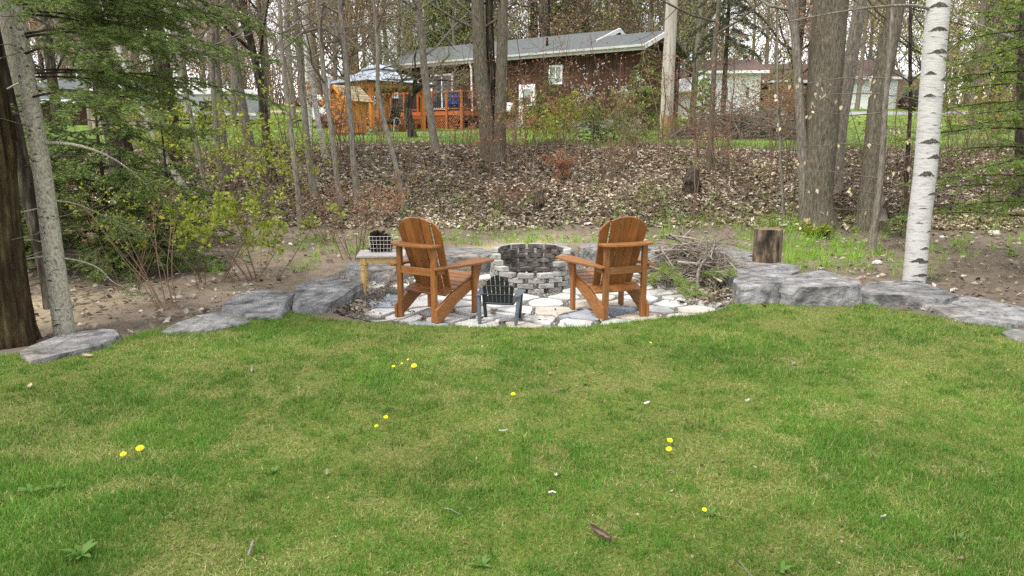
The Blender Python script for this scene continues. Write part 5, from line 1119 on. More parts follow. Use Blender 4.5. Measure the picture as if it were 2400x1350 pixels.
# gazebo
GY = 34.; gx = at(890, 260, GY)[0]; gz_ = Hs(gx, GY)
gaz = thing('gazebo', 'wooden gazebo with pale metal hip roof and cupola', 'gazebo', (gx, GY, gz_), R(45))
gh, ge, gr_top = 2.02, 1.38, 2.75
for sx in (-1, 1):
    for sy in (-1, 1):
        bx('post', (.17, .17, gh), m_gaz, gaz, (sx * ge, sy * ge, gh / 2), bev=.01)
        bx('post_base', (.24, .24, .06), m_found, gaz, (sx * ge, sy * ge, .03), bev=.006)
        for dx, dy in ((-sx, 0), (0, -sy)):
            a_ = np.array([sx * ge + dx * .06, sy * ge + dy * .06, gh - .55]); b_ = a_ + np.array([dx * .5, dy * .5, .5]); bx('brace', (.7, .07, .09), m_gaz, gaz, M=frame((a_ + b_) / 2, b_ - a_, (dy, -dx, 0)), bev=.006)
for s in (-1, 1):
    bx('beam', (2 * ge + .4, .09, .2), m_gaz, gaz, (0, s * (ge + .131), gh - .08), bev=.006); bx('beam', (.09, 2 * ge + .1, .2), m_gaz, gaz, (s * (ge + .131), 0, gh - .081), bev=.006)
def hip(name, e0, z0, e1, z1, mt, par, t=.04):
    q0 = [(-e0, -e0, z0), (e0, -e0, z0), (e0, e0, z0), (-e0, e0, z0)]; q1 = [(-e1, -e1, z1), (e1, -e1, z1), (e1, e1, z1), (-e1, e1, z1)]
    for k in range(4): slab(name, [q0[k], q0[(k + 1) % 4], q1[(k + 1) % 4], q1[k]], t, mt, par)
hip('roof_panel', 1.78, gh + .04, .42, gh + .66, m_metalroof, gaz); hip('cupola_panel', .55, gh + .72, .02, gh + .94, m_metalroof, gaz)
for k in range(4):                                 # standing seams and drip edge
    a = k * math.pi / 2; Rz = np.array([[math.cos(a), -math.sin(a), 0], [math.sin(a), math.cos(a), 0], [0, 0, 1]]); b = MB()
    for u in np.linspace(-1.7, 1.7, 13):
        f = min(1, (1.78 - abs(u)) / 1.36 if abs(u) > .42 else 1); p0 = np.array([u, -1.78, gh + .052]); p1 = np.array([u, -1.78 + 1.36 * f, gh + .052 + .62 * f]); b.tube([Rz @ p0, Rz @ p1], .013, 4)
    kind(b.build('seam', m_metalroof, gaz), 'stuff'); MB().tube([Rz @ np.array([-1.8, -1.8, gh + .02]), Rz @ np.array([1.8, -1.8, gh + .02])], .045, 6).build('drip_edge', m_iron, gaz)
bx('louvre', (.7, .7, .1), m_iron, gaz, (0, 0, gh + .68), bev=0)
# chairs under the gazebo
def sling(label, x, y, rz):
    t = thing('lounge_chair', label, 'lounge chair', (x, y, Hs(x, y)), rz, 'black chairs by the gazebo')
    po('seat', [(-.27, -.25), (.27, -.25), (.27, .3), (-.27, .3)], .03, m_black, t, TR((0, 0, .38), (R(8), 0, 0))); po('backrest', [(-.27, 0), (.27, 0), (.25, .75), (-.25, .75)], .03, m_black, t, TR((0, -.25, .36), (R(112), 0, 0)))
    for s in (-1, 1):
        MB().tube([(s * .3, .32, 0), (s * .3, .25, .55), (s * .3, .1, .62), (s * .3, -.2, .58), (s * .3, -.42, .25), (s * .3, -.5, 0)], .02, 6).build('side_frame', m_white if s < 0 else m_iron, t)
p = at(868, 300, 32.5); sling('black sling chair with a white curved frame between shed and gazebo post', p[0], 32.5, R(-60))
p = at(917, 300, 33.5); sling('black sling chair under the gazebo, behind the front post', p[0], 33.5, R(160))
p = at(943, 300, 33.); pt = thing('flower_pot', 'terracotta pot on the ground under the gazebo', 'pot', (p[0], 33., Hs(p[0], 33.)), 0); lathe([(0, .14), (.3, .2)]).build('body', m_terra, pt); lathe([(.3, .225), (.36, .23)]).build('rim', m_terra, pt)

# orange shed
SY = 27.2; sx0 = at(815, 300, SY)[0]; shed = thing('garden_shed', 'small orange board shed with shake roof and stove pipe', 'shed', (sx0, SY, Hs(sx0, SY)), R(-35))
SW, SD, SH, SP = .92, .98, 1.28, 1.66
bx('skid', (SW + .15, .1, .09), m_found, shed, (0, -SD / 2 + .1, .03)); bx('skid', (SW + .15, .1, .09), m_found, shed, (0, SD / 2 - .1, .03))
nb_ = 9
for k in range(nb_):                               # gable boards front and back
    x = -SW / 2 + (k + .5) * SW / nb_; hh_ = SH + (SP - SH) * (1 - abs(x) / (SW / 2)) - .03
    for s in (-1, 1): bx('board', (SW / nb_ - .008, .03, hh_), m_shed, shed, (x, s * SD / 2, .07 + hh_ / 2), bev=.003)
    for s in (-1, 1): bx('board', (.03, SD / nb_ - .008, SH - .02), m_shed, shed, (s * (SW / 2 + .015), -SD / 2 + (k + .5) * SD / nb_, .07 + SH / 2), bev=.003)
rfm = thing('roof', '', '', (0, 0, 0)); del rfm['label'], rfm['category']; rfm.parent = shed
th_ = math.atan2(SP - SH, SW / 2); Lr = (SW / 2 + .22) / math.cos(th_)
shk = boxme((.2, .16, .022), m_cshake, 0)
for s in (-1, 1):
    for r_ in range(6):
        for c_ in range(6):
            u = .06 + (r_ + .5) * Lr / 6; x = s * u * math.cos(th_); z = SP + .1 - u * math.sin(th_) + .012
            o = obj('shake', shk, None, rfm, None, TR((x, -SD / 2 - .14 + (c_ + .5) * (SD + .28) / 6 * 1., z), (0, s * (th_ - .08), 0)) @ Matrix.Diagonal((.85, (SD + .28) / 6 / .16 * .97, 1, 1)))
    bx('roof_deck', (Lr, SD + .2, .03), m_shed, shed, (s * (Lr / 2) * math.cos(th_), 0, SP + .07 - Lr / 2 * math.sin(th_)), (0, s * th_, 0), bev=0)
    for e in (-1, 1): bx('rake_board', (Lr, .03, .1), m_shed, shed, (s * (Lr / 2) * math.cos(th_), e * (SD / 2 + .12), SP + .03 - Lr / 2 * math.sin(th_)), (0, s * th_, 0), bev=0)
MB().tube([(-.1, -SD / 2 - .2, 1.2), (-.1, -SD / 2 - .2, 1.98)], .05, 10).build('stove_pipe', m_flue, shed); lathe([(1.98, .075), (2.0, .09), (2.03, .03)], 10).build('pipe_cap', m_flue, shed).location = (-.1, -SD / 2 - .2, 0)

# weathered pole
tree('tall weathered grey pole with rotten bark at its foot', [(1562, 327), (1562, 270), (1567, 155), (1575, 0)], 31, 26, m_pole, 500, limbs=0, hgt=8., flare=.12, name='weathered_pole', cat='pole', sides=20, amp=.004)
pl = [o for o in C.objects if o.name.startswith('weathered_pole')][0]; g = np.random.default_rng(501); b = MB(); V = []; n, m = 22, 12
r0 = 32 * mpp(pl.location[1]) / 2
for k in range(m):
    for j in range(n):
        a = j * 6.283 / n; zz = k / (m - 1) * (.75 + .35 * mnoise.noise(Vector((math.cos(a) * 2, math.sin(a) * 2, 1)))); rr_ = r0 * 1.06 + .015 * mnoise.noise(Vector((math.cos(a) * 4, math.sin(a) * 4, zz * 5)))
        V.append((math.cos(a) * rr_ + zz * .0, math.sin(a) * rr_, zz - .05))
b.add(V, [[k * n + j, k * n + (j + 1) % n, (k + 1) * n + (j + 1) % n, (k + 1) * n + j] for k in range(m - 1) for j in range(n)], None, 0, True).build('rotten_bark', m_polebark, pl)

# crooked apple tree on the neighbour's lawn
def apple(g, Q, r, out, tips):
    for k in range(9):
        i = len(Q) - 1 - int(k > 5) * 2; a = g.uniform(0, 6.28); grow(g, Q[i], nrm([math.cos(a), math.sin(a), g.uniform(.1, .9)]), g.uniform(1.2, 2.2), .05, 3, out, tips, .04, .25, 4, .9, 4, .006)
tree('crooked short apple tree with bent trunk in front of the gazebo', [(968, 324), (961, 285), (951, 250), (958, 222), (978, 208), (996, 196)], 20, 15, m_bdark, 510, limbs=0, depth=3, hgt=0, extra=apple, pal=P_GRN, per=2, bsize=(.025, .05), name='apple_tree', sides=12, flare=.25, amp=.03)

# brush heap, wood chips
def heap(name, label, c, sx, sy, h, n, lr, rr_, mt, seed, cat='brush'):
    g = np.random.default_rng(seed); b = MB(); t = thing(name, label, cat, c)
    for k in range(n):
        a, u = g.uniform(0, 6.28), math.sqrt(g.random()); x, y = math.cos(a) * u * sx, math.sin(a) * u * sy; z = h * (1 - u * u) * g.uniform(.1, 1); d = g.uniform(0, 6.28); L = g.uniform(*lr); P = [np.array([x, y, z]) - np.array([math.cos(d), math.sin(d), 0]) * L / 2]; dd = nrm([math.cos(d), math.sin(d), g.normal(0, .22)])
        for i in range(4): dd = nrm(dd + g.normal(0, .16, 3)); P.append(P[-1] + dd * L / 4)
        P = np.array(P); P[:, 2] = np.maximum(P[:, 2], .01); b.tube(P, np.linspace(g.uniform(*rr_), .003, 5), 4)
    kind(b.build('twigs', mt, t), 'stuff'); return t
p = at(1745, 290, 21.5); heap('brush_heap', "big grey-brown heap of cut brush on the neighbour's lawn", (p[0], 21.8, Hs(p[0], 21.8)), 1.85, .9, 1.0, 1000, (.5, 1.8), (.007, .018), m_twig, 520, 'brush heap')
g = np.random.default_rng(521); p = at(1640, 292, 21.); lm = MB(); n = 900; x, y = g.normal(p[0] + .35, .35, n), g.normal(21., .25, n); litter(lm, x, y, g, .04, .1, pal=np.array([lin(h) for h in ('#c2a27c', '#a8835c', '#d3bb98')]), z=H(x, y) + .28 * np.exp(-(((x - p[0] - .35) / .35) ** 2 + ((y - 21) / .25) ** 2)))
o = lm.build('wood_chips', m_litter); kind(o, 'stuff'); o['label'] = 'pale wood chips spilled beside the big brush heap'

# ------------------------------------------------------------------ far buildings and vehicles
def simple_house(label, px0, px1, pyb, pye, pyr, Y, wm, rm, depth=6., rz=0., wins=(), name='house', cat='house', gable=False):
    a_, b_ = at(px0, pyb, Y), at(px1, pyb, Y); w = b_[0] - a_[0]; zb = a_[2]; h = at(px0, pye, Y)[2] - zb; hr_ = at(px0, pyr, Y + depth / 2)[2] - zb
    t = thing(name, label, cat, ((a_[0] + b_[0]) / 2, Y, zb), rz); bx('wall', (w, depth, h + .8), wm, t, (0, depth / 2, h / 2 - .4), bev=0)
    if gable:
        [MB().add([(-w / 2, y, h), (w / 2, y, h), (0, y, hr_)], [[0, 1, 2]]).build('gable', wm, t) for y in (-.01, depth)]
        for s in (-1, 1): slab('roof', [(s * (w / 2 + .3), -.35, h - .15), (s * (w / 2 + .3), depth + .3, h - .15), (0, depth + .3, hr_ + .12), (0, -.35, hr_ + .12)], .12, rm, t); 
        for s in (-1, 1):
            p0, p1 = np.array([s * (w / 2 + .3), -.38, h - .2]), np.array([0, -.38, hr_ + .05]); bx('rake_board', (float(np.linalg.norm(p1 - p0)), .04, .14), m_white, t, M=frame((p0 + p1) / 2, p1 - p0, (0, 1, 0)), bev=0)
    else:
        slab('roof', [(-w / 2 - .4, -.5, h), (w / 2 + .4, -.5, h), (w / 2 + .4, depth / 2, hr_), (-w / 2 - .4, depth / 2, hr_)], .12, rm, t); slab('roof', [(-w / 2 - .4, depth / 2, hr_), (w / 2 + .4, depth / 2, hr_), (w / 2 + .4, depth + .5, h), (-w / 2 - .4, depth + .5, h)], .12, rm, t)
        bx('fascia', (w + .8, .05, .18), m_white, t, (0, -.53, h - .06), bev=0)
    for x0, x1, y0, y1 in wins:
        p0, p1 = at(x0, y1, Y), at(x1, y0, Y); c = ((p0 + p1) / 2); ww, wh = p1[0] - p0[0], p1[2] - p0[2]
        o = bx('window', (ww, .08, wh), m_white, t, (c[0] - t.location[0], -.03, c[2] - zb), bev=0); MB().box((0, -.05, 0), (ww - .16, .03, wh - .16)).build('pane', m_glass, o)
    return t
simple_house('white house with dark windows seen through the trees right of the pole', 1640, 1778, 246, 168, 140, 50., m_white, m_brownroof, 7, R(-4), ((1692, 1709, 202, 235), (1744, 1758, 202, 232)))
p = simple_house('white gabled garden shed glimpsed left of the dead spruce', 1618, 1662, 250, 208, 188, 46., m_white, m_white, 4, R(15), (), 'white_shed', 'shed', True)
simple_house('low dark-roofed house behind the thickest maple trunk', 1790, 1960, 236, 190, 150, 58., m_siding, m_brownroof, 7, 0, ((1800, 1812, 200, 235), (1832, 1850, 200, 235)))
simple_house('long low white building with brown roof behind the beech sapling', 1952, 2100, 238, 182, 140, 57., m_white, m_brownroof, 7, 0, ())
simple_house('beige garage with a white flat fascia beside the long white building', 2086, 2180, 236, 176, 172, 60., m_log, m_white, 6, 0, ((2086, 2092, 200, 228),), 'garage', 'garage')
simple_house('dark-roofed house behind the fir boughs at the left', 40, 218, 262, 236, 186, 40., m_siding, m_shingle, 7, 0, ())
ls = simple_house('small log-sided shed with white-edged gable behind the dark trunks', 214, 322, 275, 232, 192, 33., m_log, m_shingle, 4, 0, (), 'log_shed', 'shed', True)
for k in range(9):
    bx('log_board', (at(322, 260, 33)[0] - at(214, 260, 33)[0] + .02, .05, .135), m_log, ls, (0, -.04, .1 + k * .15 - .2), bev=.03)
bx('corner_board', (.14, .06, 1.1), m_gaz, ls, (.15, -.08, .45), bev=0)
simple_house('small red barn far behind the slim trunks', 682, 712, 274, 252, 238, 62., m_red, m_shingle, 5, 0, (), 'barn', 'barn', True)
# camper
CY_ = 41.; a_, b_ = at(345, 290, CY_), at(605, 290, CY_); cw = b_[0] - a_[0]; cz = a_[2]
cp = thing('camper', 'long grey camper trailer with white rounded roof behind the slender trunks', 'camper', ((a_[0] + b_[0]) / 2, CY_, cz), R(3)); hb = at(345, 222, CY_)[2] - cz; ht = at(345, 206, CY_)[2] - cz
S = [(-cw / 2, .35), (-cw / 2 + .3, .2), (cw / 2, .2), (cw / 2 + .05, hb - .3), (cw / 2, hb), (-cw / 2, hb)]
po('body', S, 2.2, m_canvas, cp, frame((0, 1.1, 0), (1, 0, 0), (0, 0, 1)), .02)
po('roof', [(-cw / 2 - .05, hb + .004), (cw / 2 + .08, hb + .004), (cw / 2 - .2, ht - .1), (cw / 6, ht), (-cw / 2 + .4, ht), (-cw / 2, ht - .12)], 2.3, m_white, cp, frame((0, 1.1, 0), (1, 0, 0), (0, 0, 1)), .03)
for x in (-cw * .28, cw * .05, cw * .3): o = MB().box((0, 0, 0), (.8, .05, .5)).build('window', m_glass, cp, (x, -.02, hb * .62))
bx('skirt_stripe', (cw * .96, .03, .12), m_white, cp, (0, -.015, .5), bev=0)
for x in (-.45, .45): o = lathe([(0, .2), (.02, .3), (.18, .3), (.2, .2)]).build('wheel', m_iron, cp); o.matrix_basis = TR((cw * .1 + x, .05, .25), (R(90), 0, 0))
# parked dark car by the garage, white tank/trailer left of the orange shed
def car(label, px, py, Y, rz, m, s=1.):
    p = at(px, py, Y); t = thing('parked_car', label, 'car', (p[0], Y, Hs(p[0], Y)), rz, sc_=s)
    po('body', [(-2.1, .3), (2.1, .3), (2.15, .7), (1.4, .92), (.9, .95), (.45, 1.45), (-1.5, 1.5), (-2.1, 1.0)], 1.75, m, t, frame((0, 0, 0), (1, 0, 0), (0, 0, 1)), .05)
    po('side_glass', [(.7, .98), (.38, 1.36), (-1.4, 1.4), (-1.8, 1.0)], 1.78, m_glass, t, frame((0, 0, 0), (1, 0, 0), (0, 0, 1)), 0)
    for x in (-1.3, 1.3):
        for y in (-.8, .8): o = lathe([(-.1, .25), (-.09, .33), (.09, .33), (.1, .25)]).build('wheel', m_iron, t); o.matrix_basis = TR((x, y, .33), (R(90), 0, 0))
car('dark parked car half hidden by the white birch', 2150, 226, 56, R(75), m_iron)
p = at(760, 292, 38.); tk = thing('utility_trailer', 'white panelled trailer left of the orange shed', 'trailer', (p[0], 38., Hs(p[0], 38.)), R(10)); bx('box', (1.5, 2.2, 1.2), m_white, tk, (0, 0, .95), bev=.03); bx('tongue', (1.2, .1, .1), m_iron, tk, (-1.2, 0, .35))
for y in (-1, 1): o = lathe([(0, .2), (.02, .28), (.14, .28), (.16, .2)]).build('wheel', m_iron, tk); o.matrix_basis = TR((0, y * 1.15, .28), (R(90), 0, 0))

# ------------------------------------------------------------------ pile of sticks beside the pit
g = np.random.default_rng(600); pc = np.array([2.28, 9.05, PZ + .02]); pile = thing('stick_pile', 'heap of dead grey sticks and twigs between right wooden chair and log round', 'stick pile', pc)
def stick(name, P, r0, r1, n=7, mt=None, fork=True):
    b = MB(); Q = wander(np.array(P, float) - pc, g, .008, 10); b.tube(Q, np.linspace(r0, r1, 10), n)
    if fork:
        for k in range(3):
            i = int(g.integers(3, 9)); o_, t_ = [], []; grow(g, Q[i], nrm(nrm(Q[i] - Q[i - 1]) + g.normal(0, .6, 3)), g.uniform(.12, .3), r0 * .4, 1, o_, t_, .02, .2, 2, .7, 3, .0015)
            for a_, b_, _ in o_: a_ = a_.copy(); a_[:, 2] = np.maximum(a_[:, 2], .005); b.tube(a_, b_, 4)
    return b.build(name, mt or m_stick, pile)
for k in range(110):
    a, u = g.uniform(0, 6.28), math.sqrt(g.random()); x, y = math.cos(a) * u * .5, math.sin(a) * u * .36; z = .52 * (1 - u * u) * g.uniform(.25, 1.05) + .05; d = g.normal(.15, .75); L = g.uniform(.35, .95)
    e = np.array([math.cos(d), math.sin(d) * .8, g.normal(-.08, .18)]); c = pc + [x, y, z]; P = [c - e * L * .5, c + [0, 0, .05], c + e * L * .5]; P = [np.array([q[0], q[1], max(q[2], PZ + .03)]) for q in P]
    stick('stick', P, g.uniform(.008, .018), .004)
tw_ = MB()
for k in range(700):
    a, u = g.uniform(0, 6.28), math.sqrt(g.random()); c = np.array([math.cos(a) * u * .62, math.sin(a) * u * .4, .46 * (1 - u * u) * g.uniform(.1, 1.05) + .03]); d = g.uniform(0, 6.28); e = np.array([math.cos(d), math.sin(d), g.normal(0, .3)]) * g.uniform(.1, .32)
    q = np.array([c - e, c + g.normal(0, .02, 3), c + e]); q[:, 2] = np.maximum(q[:, 2], .012); tw_.tube(q, [.005, .004, .0015], 4)
kind(tw_.build('twigs', m_stick, pile), 'stuff')
stick('bent_limb', [at(1637, 684, 8.45), at(1630, 655, 8.45), at(1640, 620, 8.6), at(1670, 590, 8.8), at(1682, 568, 8.95), at(1676, 556, 9.0)], .022, .01, 10, m_bgrey)
stick('pale_stick', [at(1545, 578, 8.9), at(1560, 598, 8.75), at(1590, 645, 8.55)], .011, .007)
stick('long_stick', [at(1520, 610, 8.6), at(1590, 580, 9.), at(1680, 565, 9.3), at(1760, 585, 9.5)], .012, .004)
stick('long_stick', [at(1565, 590, 8.9), at(1600, 555, 9.2), at(1628, 530, 9.4)], .009, .004)
stick('long_stick', [at(1645, 540, 9.2), at(1660, 580, 9.), at(1720, 640, 8.7)], .009, .004)
stick('long_stick', [at(1685, 590, 9.0), at(1715, 618, 8.8), at(1732, 638, 8.7)], .01, .006)
# cut pine boughs lying at the pile
def pinebough(label, pix, Ys, seed):
    g_ = np.random.default_rng(seed); P = np.array([at(x, y, yy) for (x, y), yy in zip(pix, Ys)]); P[:, 2] = np.maximum(P[:, 2], PZ + .04); B0 = P[0].copy(); t = thing('pine_bough', label, 'pine bough', B0, 0, 'cut pine boughs'); b = MB(); Q = wander(P - B0, g_, .01, 10); b.tube(Q, np.linspace(.008, .003, 10), 5); b.build('branch', m_twig, t)
    nb = MB(); segs = []
    for i in range(2, 10):
        for s in range(5):
            d = nrm(nrm(Q[i] - Q[i - 1]) + g_.normal(0, .6, 3) * [1, 1, .35]); segs.append((Q[i], Q[i] + d * g_.uniform(.05, .14)))
    S = np.array(segs); S[:, :, 2] = np.maximum(S[:, :, 2], PZ + .035 - B0[2]); needles(nb, S[:, 0], S[:, 1], g_, 330, .085, .0028, P_NEEDL * 1.15, 0); nb.build('needles', m_needle, t)
pinebough('green cut pine bough fanned across the flagstones, in front of the stick pile', [(1590, 640), (1610, 665), (1640, 690), (1660, 702)], [8.6, 8.35, 8.1, 8.0], 610)
pinebough('green cut pine bough under the left side of the stick pile', [(1590, 610), (1560, 625), (1545, 640), (1528, 655)], [8.9, 8.7, 8.5, 8.35], 611)
pinebough('green cut pine bough tucked between stick pile and blocky boulder', [(1620, 630), (1660, 645), (1690, 645), (1715, 640)], [8.7, 8.6, 8.6, 8.6], 612)
pinebough('green cut pine bough drooping from the middle of the stick pile', [(1560, 610), (1580, 640), (1600, 670), (1615, 690)], [8.8, 8.5, 8.25, 8.1], 613)

# logs and wood on the bank
def log(label, pix, Ys, r0, r1, mt, seed, name='fallen_log', lift=0.):
    g_ = np.random.default_rng(seed); P = []
    for (x, y), yy in zip(pix, Ys): q = at(x, y, yy); q[2] = Hs(q[0], yy) + r0 * .7 + lift; P.append(q)
    P = np.array(P); B0 = P[0].copy(); t = thing(name, label, 'log', B0, 0, 'dead wood on the bank'); b = MB(); b.tube(wander(P - B0, g_, r0 * .15, 12), np.linspace(r0, r1, 12), 12, cap=True); b.build('trunk', mt, t)
    if 'stump' in name: return t
    b = MB(); q = P[len(P) // 2] - B0; b.tube([q, q + [.1, -.15, .25], q + [.3, -.2, .4]], [r0 * .35, r0 * .25, .006], 6); b.build('branch_stub', mt, t); return t
log('long dark fallen limb lying on the leafy bank right of the birch', [(2200, 445), (2300, 450), (2400, 440), (2500, 430)], [13.6, 13.7, 13.9, 14.1], .08, .05, m_bdark, 620)
log('short mossy log with dark hollow end at the foot of the leaning grey trunk', [(2066, 520), (2064, 470), (2060, 440)], [12.5, 13.3, 13.9], .12, .1, m_bgrn, 621)
log('dark fallen branch between the leaning grey trunk and the birch', [(2050, 500), (2100, 480), (2130, 470)], [13.1, 13.3, 13.5], .06, .045, m_bdark, 622)
log('dark broken limb on the bank, right of the trunks of the thickest maple', [(1960, 470), (2000, 480), (2035, 500)], [13.8, 13.4, 13.2], .05, .04, m_bdark, 623)
log('rotten brown stump low on the bank below the slim pole-side trunk', [(1618, 440), (1622, 400), (1626, 385)], [14.1, 14.6, 14.9], .17, .13, m_bdark, 624, 'rotten_stump')
log('round dark stump on the bank behind the fire pit', [(1262, 490), (1264, 470), (1265, 462)], [13.6, 13.9, 14.1], .1, .08, m_bdark, 625, 'rotten_stump')
p = ground(2312, 525); wc = thing('split_wood', 'pale split piece of firewood on the bank right of the birch', 'firewood', p, R(35)); po('split_face', [(-.17, -.1), (.17, -.08), (.16, .09), (-.16, .11)], .09, m_stump, wc, TR((0, 0, .08), (R(25), R(-20), 0)), .006)
po('bark_side', [(-.16, -.09), (.16, -.07), (.15, .08), (-.15, .1)], .04, m_bdark, wc, TR((0, .03, .02), (R(25), R(-20), 0)), .006)
for label, px, py, s, c_ in (('pale round stone on the bare dirt right of the birch', 2208, 558, .05, m_fwhite), ('long pale stone at the bank foot right of the birch', 2330, 552, .11, m_ftan), ('flat white stone on bare dirt by the very thin dark sapling', 2055, 620, .07, m_fwhite)):
    q = ground(px, py); b = MB(); V = np.array([[math.cos(a) * math.cos(e), math.sin(a) * math.cos(e) * .75, math.sin(e) * .5] for e in np.linspace(-1.4, 1.4, 7) for a in np.arange(10) * .6283]) * s
    V += np.random.default_rng(px).normal(0, s * .06, V.shape); b.add(V, [[k * 10 + j, k * 10 + (j + 1) % 10, k * 10 + 10 + (j + 1) % 10, k * 10 + 10 + j] for k in range(6) for j in range(10)], None, 0, True); tag(b.build('stone', c_, None, (q[0], q[1], q[2] + s * .3)), label, 'stone', 'loose pale stones')

# ------------------------------------------------------------------ dandelions, weeds and bits on the lawn
g = np.random.default_rng(700)
fb = MB()
for ring, (n, L, up_) in enumerate(((16, .021, .25), (14, .017, .6), (10, .011, 1.3), (6, .006, 2.5))):
    for k in range(n):
        a = k * 6.283 / n + ring * .3; d = nrm([math.cos(a), math.sin(a), up_]); s = np.array([-math.sin(a), math.cos(a), 0]) * .0024; p0 = np.array([0, 0, .002 * ring]); fb.add([p0 - s * .4, p0 + s * .4, p0 + d * L + s, p0 + d * L - s], [[0, 1, 2, 3]])
fme = fb.mesh('flower_head'); fme.materials.append(m_yellow)
DL = [(331, 1047, 'large dandelion flower, the right one of the pair at lower left of the lawn'), (292, 1060, 'smaller dandelion flower, left one of the pair at lower left of the lawn'), (972, 856, 'rightmost and largest dandelion of the cluster before left wooden chair'), (925, 857, 'leftmost dandelion of the cluster before left wooden chair'), (941, 852, 'tiny half-closed dandelion inside the cluster before left wooden chair'), (962, 843, 'farthest small dandelion of the cluster before left wooden chair'), (1203, 927, 'single dandelion flower on the open lawn below the small plastic chair'), (905, 975, 'upper dandelion of the pair on the middle left of the lawn'), (885, 996, 'lower dandelion of the pair on the middle left of the lawn'), (1567, 1027, 'upper dandelion of the pair below right wooden chair'), (1569, 1047, 'lower dandelion of the pair below right wooden chair'), (1649, 1188, 'half-open dandelion lowest on the right part of the lawn'), (1520, 803, 'distant tiny dandelion close to the patio below right wooden chair')]
for px, py, lab in DL:
    q = onz(px, py, .05); t = thing('dandelion', lab, 'dandelion', (q[0], q[1], Hs(q[0], q[1])), g.uniform(0, 6), 'dandelions in the lawn'); s = {292: .8, 941: .45, 962: .5, 925: .6, 1649: .55, 1520: .5, 885: .6, 905: .7, 1203: .75}.get(px, .8 if px > 1500 else 1.05)
    o = obj('flower_head', fme, None, t, None, TR((0, 0, .055), (0, 0, 0)) @ Matrix.Scale(s * 1.0, 4)); t.rotation_euler = (R(22) + g.normal(0, .1), g.normal(0, .12), 0); MB().tube([(0, 0, 0), (.002, 0, .03), (0, 0, .056)], .0022, 5).build('stem', m_gstem, t)
lfm = MB().add(np.array([[0, -.006, .0], [0, .006, .0], [.03, -.012, .018], [.03, .012, .018], [.06, -.017, .026], [.06, .017, .026], [.09, -.012, .02], [.09, .012, .02], [.11, 0, .012]]), [[0, 2, 3, 1], [2, 4, 5, 3], [4, 6, 7, 5], [6, 8, 8, 7]][:3], lin('#5f8238')).add([[.09, -.012, .02], [.11, 0, .012], [.09, .012, .02]], [[0, 1, 2]], lin('#5f8238')).mesh('leaf'); lfm.materials.append(m_leaf)
for px, py, n, s, lab in ((865, 888, 6, .8, 'bright broad-leaf weed right above the middle-left dandelion pair'), (600, 935, 6, .9, 'pale broad-leaf weed in the left part of the lawn'), (1372, 905, 6, .9, 'low bright broad-leaf weed in the middle of the lawn'), (135, 1152, 8, 1., 'toothed pale rosette weed near the left lawn edge'), (190, 1310, 7, 1.2, 'large weed rosette at the lower left corner of the lawn'), (75, 1160, 6, 1., 'flat weed at the left picture edge beside a toothed rosette'), (1478, 960, 5, .8, 'small weed right of the middle, below right wooden chair'), (1130, 1330, 6, .9, 'round-leafed weed at the bottom edge of the lawn'), (1665, 1210, 5, .8, 'small weed just below the half-open dandelion'), (640, 1110, 6, .8, 'weed in the lower left lawn right of the big dandelion pair'), (1830, 1340, 6, 1., 'bright weed at the bottom edge right of the middle'), (2240, 1265, 5, .9, 'small weed near the lower right corner of the lawn')):
    q = onz(px, py, .01); t = thing('weed', lab, 'weed', (q[0], q[1], Hs(q[0], q[1]) + .012), g.uniform(0, 6), 'broad-leafed weeds in the lawn')
    for k in range(n): obj('leaf', lfm, None, t, None, TR((0, 0, 0), (g.normal(0, .2), g.uniform(-.7, -.2), k * 6.283 / n + g.normal(0, .25))) @ Matrix.Scale(s * g.uniform(.6, 1.1) * .6, 4))
def bit(name, lab, px, py, L, W_, col, curl, seed, cat='leaf', lift=.03):
    g_ = np.random.default_rng(seed); q = onz(px, py, .02); n, m = 9, 6; V = []
    for i in range(n):
        u = i / (n - 1) * 2 - 1; w = W_ * math.sqrt(max(.03, 1 - abs(u) ** 2.2)) * (1 + .15 * g_.normal())
        for j in range(m): v = j / (m - 1) * 2 - 1; V.append((u * L, v * w * math.cos(curl * v), abs(v) ** 2 * W_ * curl * .7 + .15 * W_ * g_.normal() * .3 + .2 * L * u * u * curl))
    b = MB(); b.add(V, [[i * m + j, i * m + j + 1, (i + 1) * m + j + 1, (i + 1) * m + j] for i in range(n - 1) for j in range(m - 1)], lin(col), 0, True); o = b.build(name, m_litter, None, (q[0], q[1], Hs(q[0], q[1]) + lift)); o.rotation_euler = (g_.normal(0, .35), g_.normal(0, .35), g_.uniform(0, 6.28)); tag(o, lab, cat, 'bits lying on the lawn')
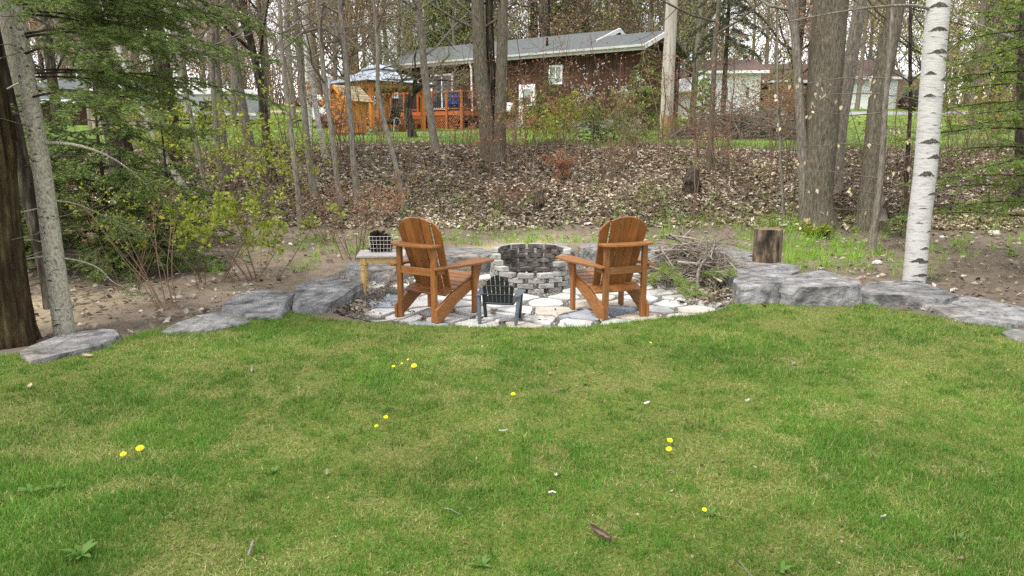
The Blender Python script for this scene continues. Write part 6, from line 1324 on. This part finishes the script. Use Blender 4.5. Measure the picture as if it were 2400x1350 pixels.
BITS = [('curled_leaf', 'pale curled dry leaf in the upper left part of the lawn', 590, 872, .035, .018, '#c9c2b4', 1.2), ('dry_leaf', 'tan dry leaf near the left picture edge of the lawn', 72, 910, .03, .02, '#b0a488', .6), ('dry_leaf', 'brown dry leaf below the small plastic chair', 1290, 880, .02, .012, '#9a7a58', .6), ('white_scrap', 'small whitish scrap in the lawn below right wooden chair', 1516, 947, .022, .015, '#cfcbc0', .8), ('white_scrap', 'bright white scrap upright in the right half of the lawn', 1752, 942, .022, .015, '#e0ddd6', 1.2), ('white_scrap', 'flat white scrap below the wedge-shaped boulder', 1860, 855, .03, .022, '#d8d4c8', .4), ('white_scrap', 'white curled scrap left of the middle of the lawn', 1180, 1016, .03, .012, '#d8d2c4', 1.), ('white_scrap', 'small white scrap above a short white stick in the lower middle lawn', 1303, 1123, .022, .012, '#d9d6cd', 1.), ('dry_leaf', 'grey-green dead leaf in the lower left lawn', 765, 1110, .022, .014, '#8d9078', .8), ('dry_leaf', 'tan dry leaf at the lower right corner', 2252, 1312, .024, .016, '#b3a283', .7), ('white_scrap', 'white scrap in the far right part of the lower lawn', 2072, 1212, .018, .012, '#d9d6cd', .8), ('pale_lump', 'round pale lump in the grass right below right wooden chair', 1406, 768, .035, .03, '#cfc9b4', .9), ('dry_leaf', 'tan dry leaf on the grass by the flat boulder at the fir', 205, 838, .04, .02, '#a99a80', .5), ('dry_leaf', 'dark dead leaf on the grass before the blocky boulder', 1790, 722, .03, .02, '#5a4a38', .6)]
for i, (nm, lab, px, py, L, W_, c_, cu) in enumerate(BITS): bit(nm, lab, px, py, L, W_, c_, cu, 720 + i)
bit('bark_piece', 'large curled grey-brown bark piece in the lower lawn', 1410, 1265, .055, .034, '#8d7868', 1.3, 760, 'bark', .04)
for i, (lab, a_, b_, r_) in enumerate((('pale chewed stick in the lower left lawn', (592, 1268), (582, 1298), .007), ('short white stick in the lower middle lawn', (1285, 1157), (1303, 1157), .005), ('thin brown twig lying slantwise in the lower middle lawn', (1035, 1190), (1078, 1206), .003), ('thin pale twig in the lawn below the fire pit', (1292, 918), (1325, 912), .003), ('thin dry straw at the lower right of the lawn', (1720, 1300), (1760, 1345), .0025), ('short pale twig below the lower right dandelion pair', (1560, 1102), (1582, 1103), .003))):
    p0, p1 = onz(*a_, .035), onz(*b_, .035); p0[2] = p1[2] = max(Hs(*p0[:2]), Hs(*p1[:2])) + .03; m_ = (p0 + p1) / 2 + [.002, .003, .006]; tag(MB().tube([v - p0 for v in (p0, m_, p1)], [r_, r_ * .9, r_ * .7], 6, cap=True).build('twig', m_cord if 'white' in lab else m_stick, None, p0), lab, 'stick', 'sticks lying on the lawn')
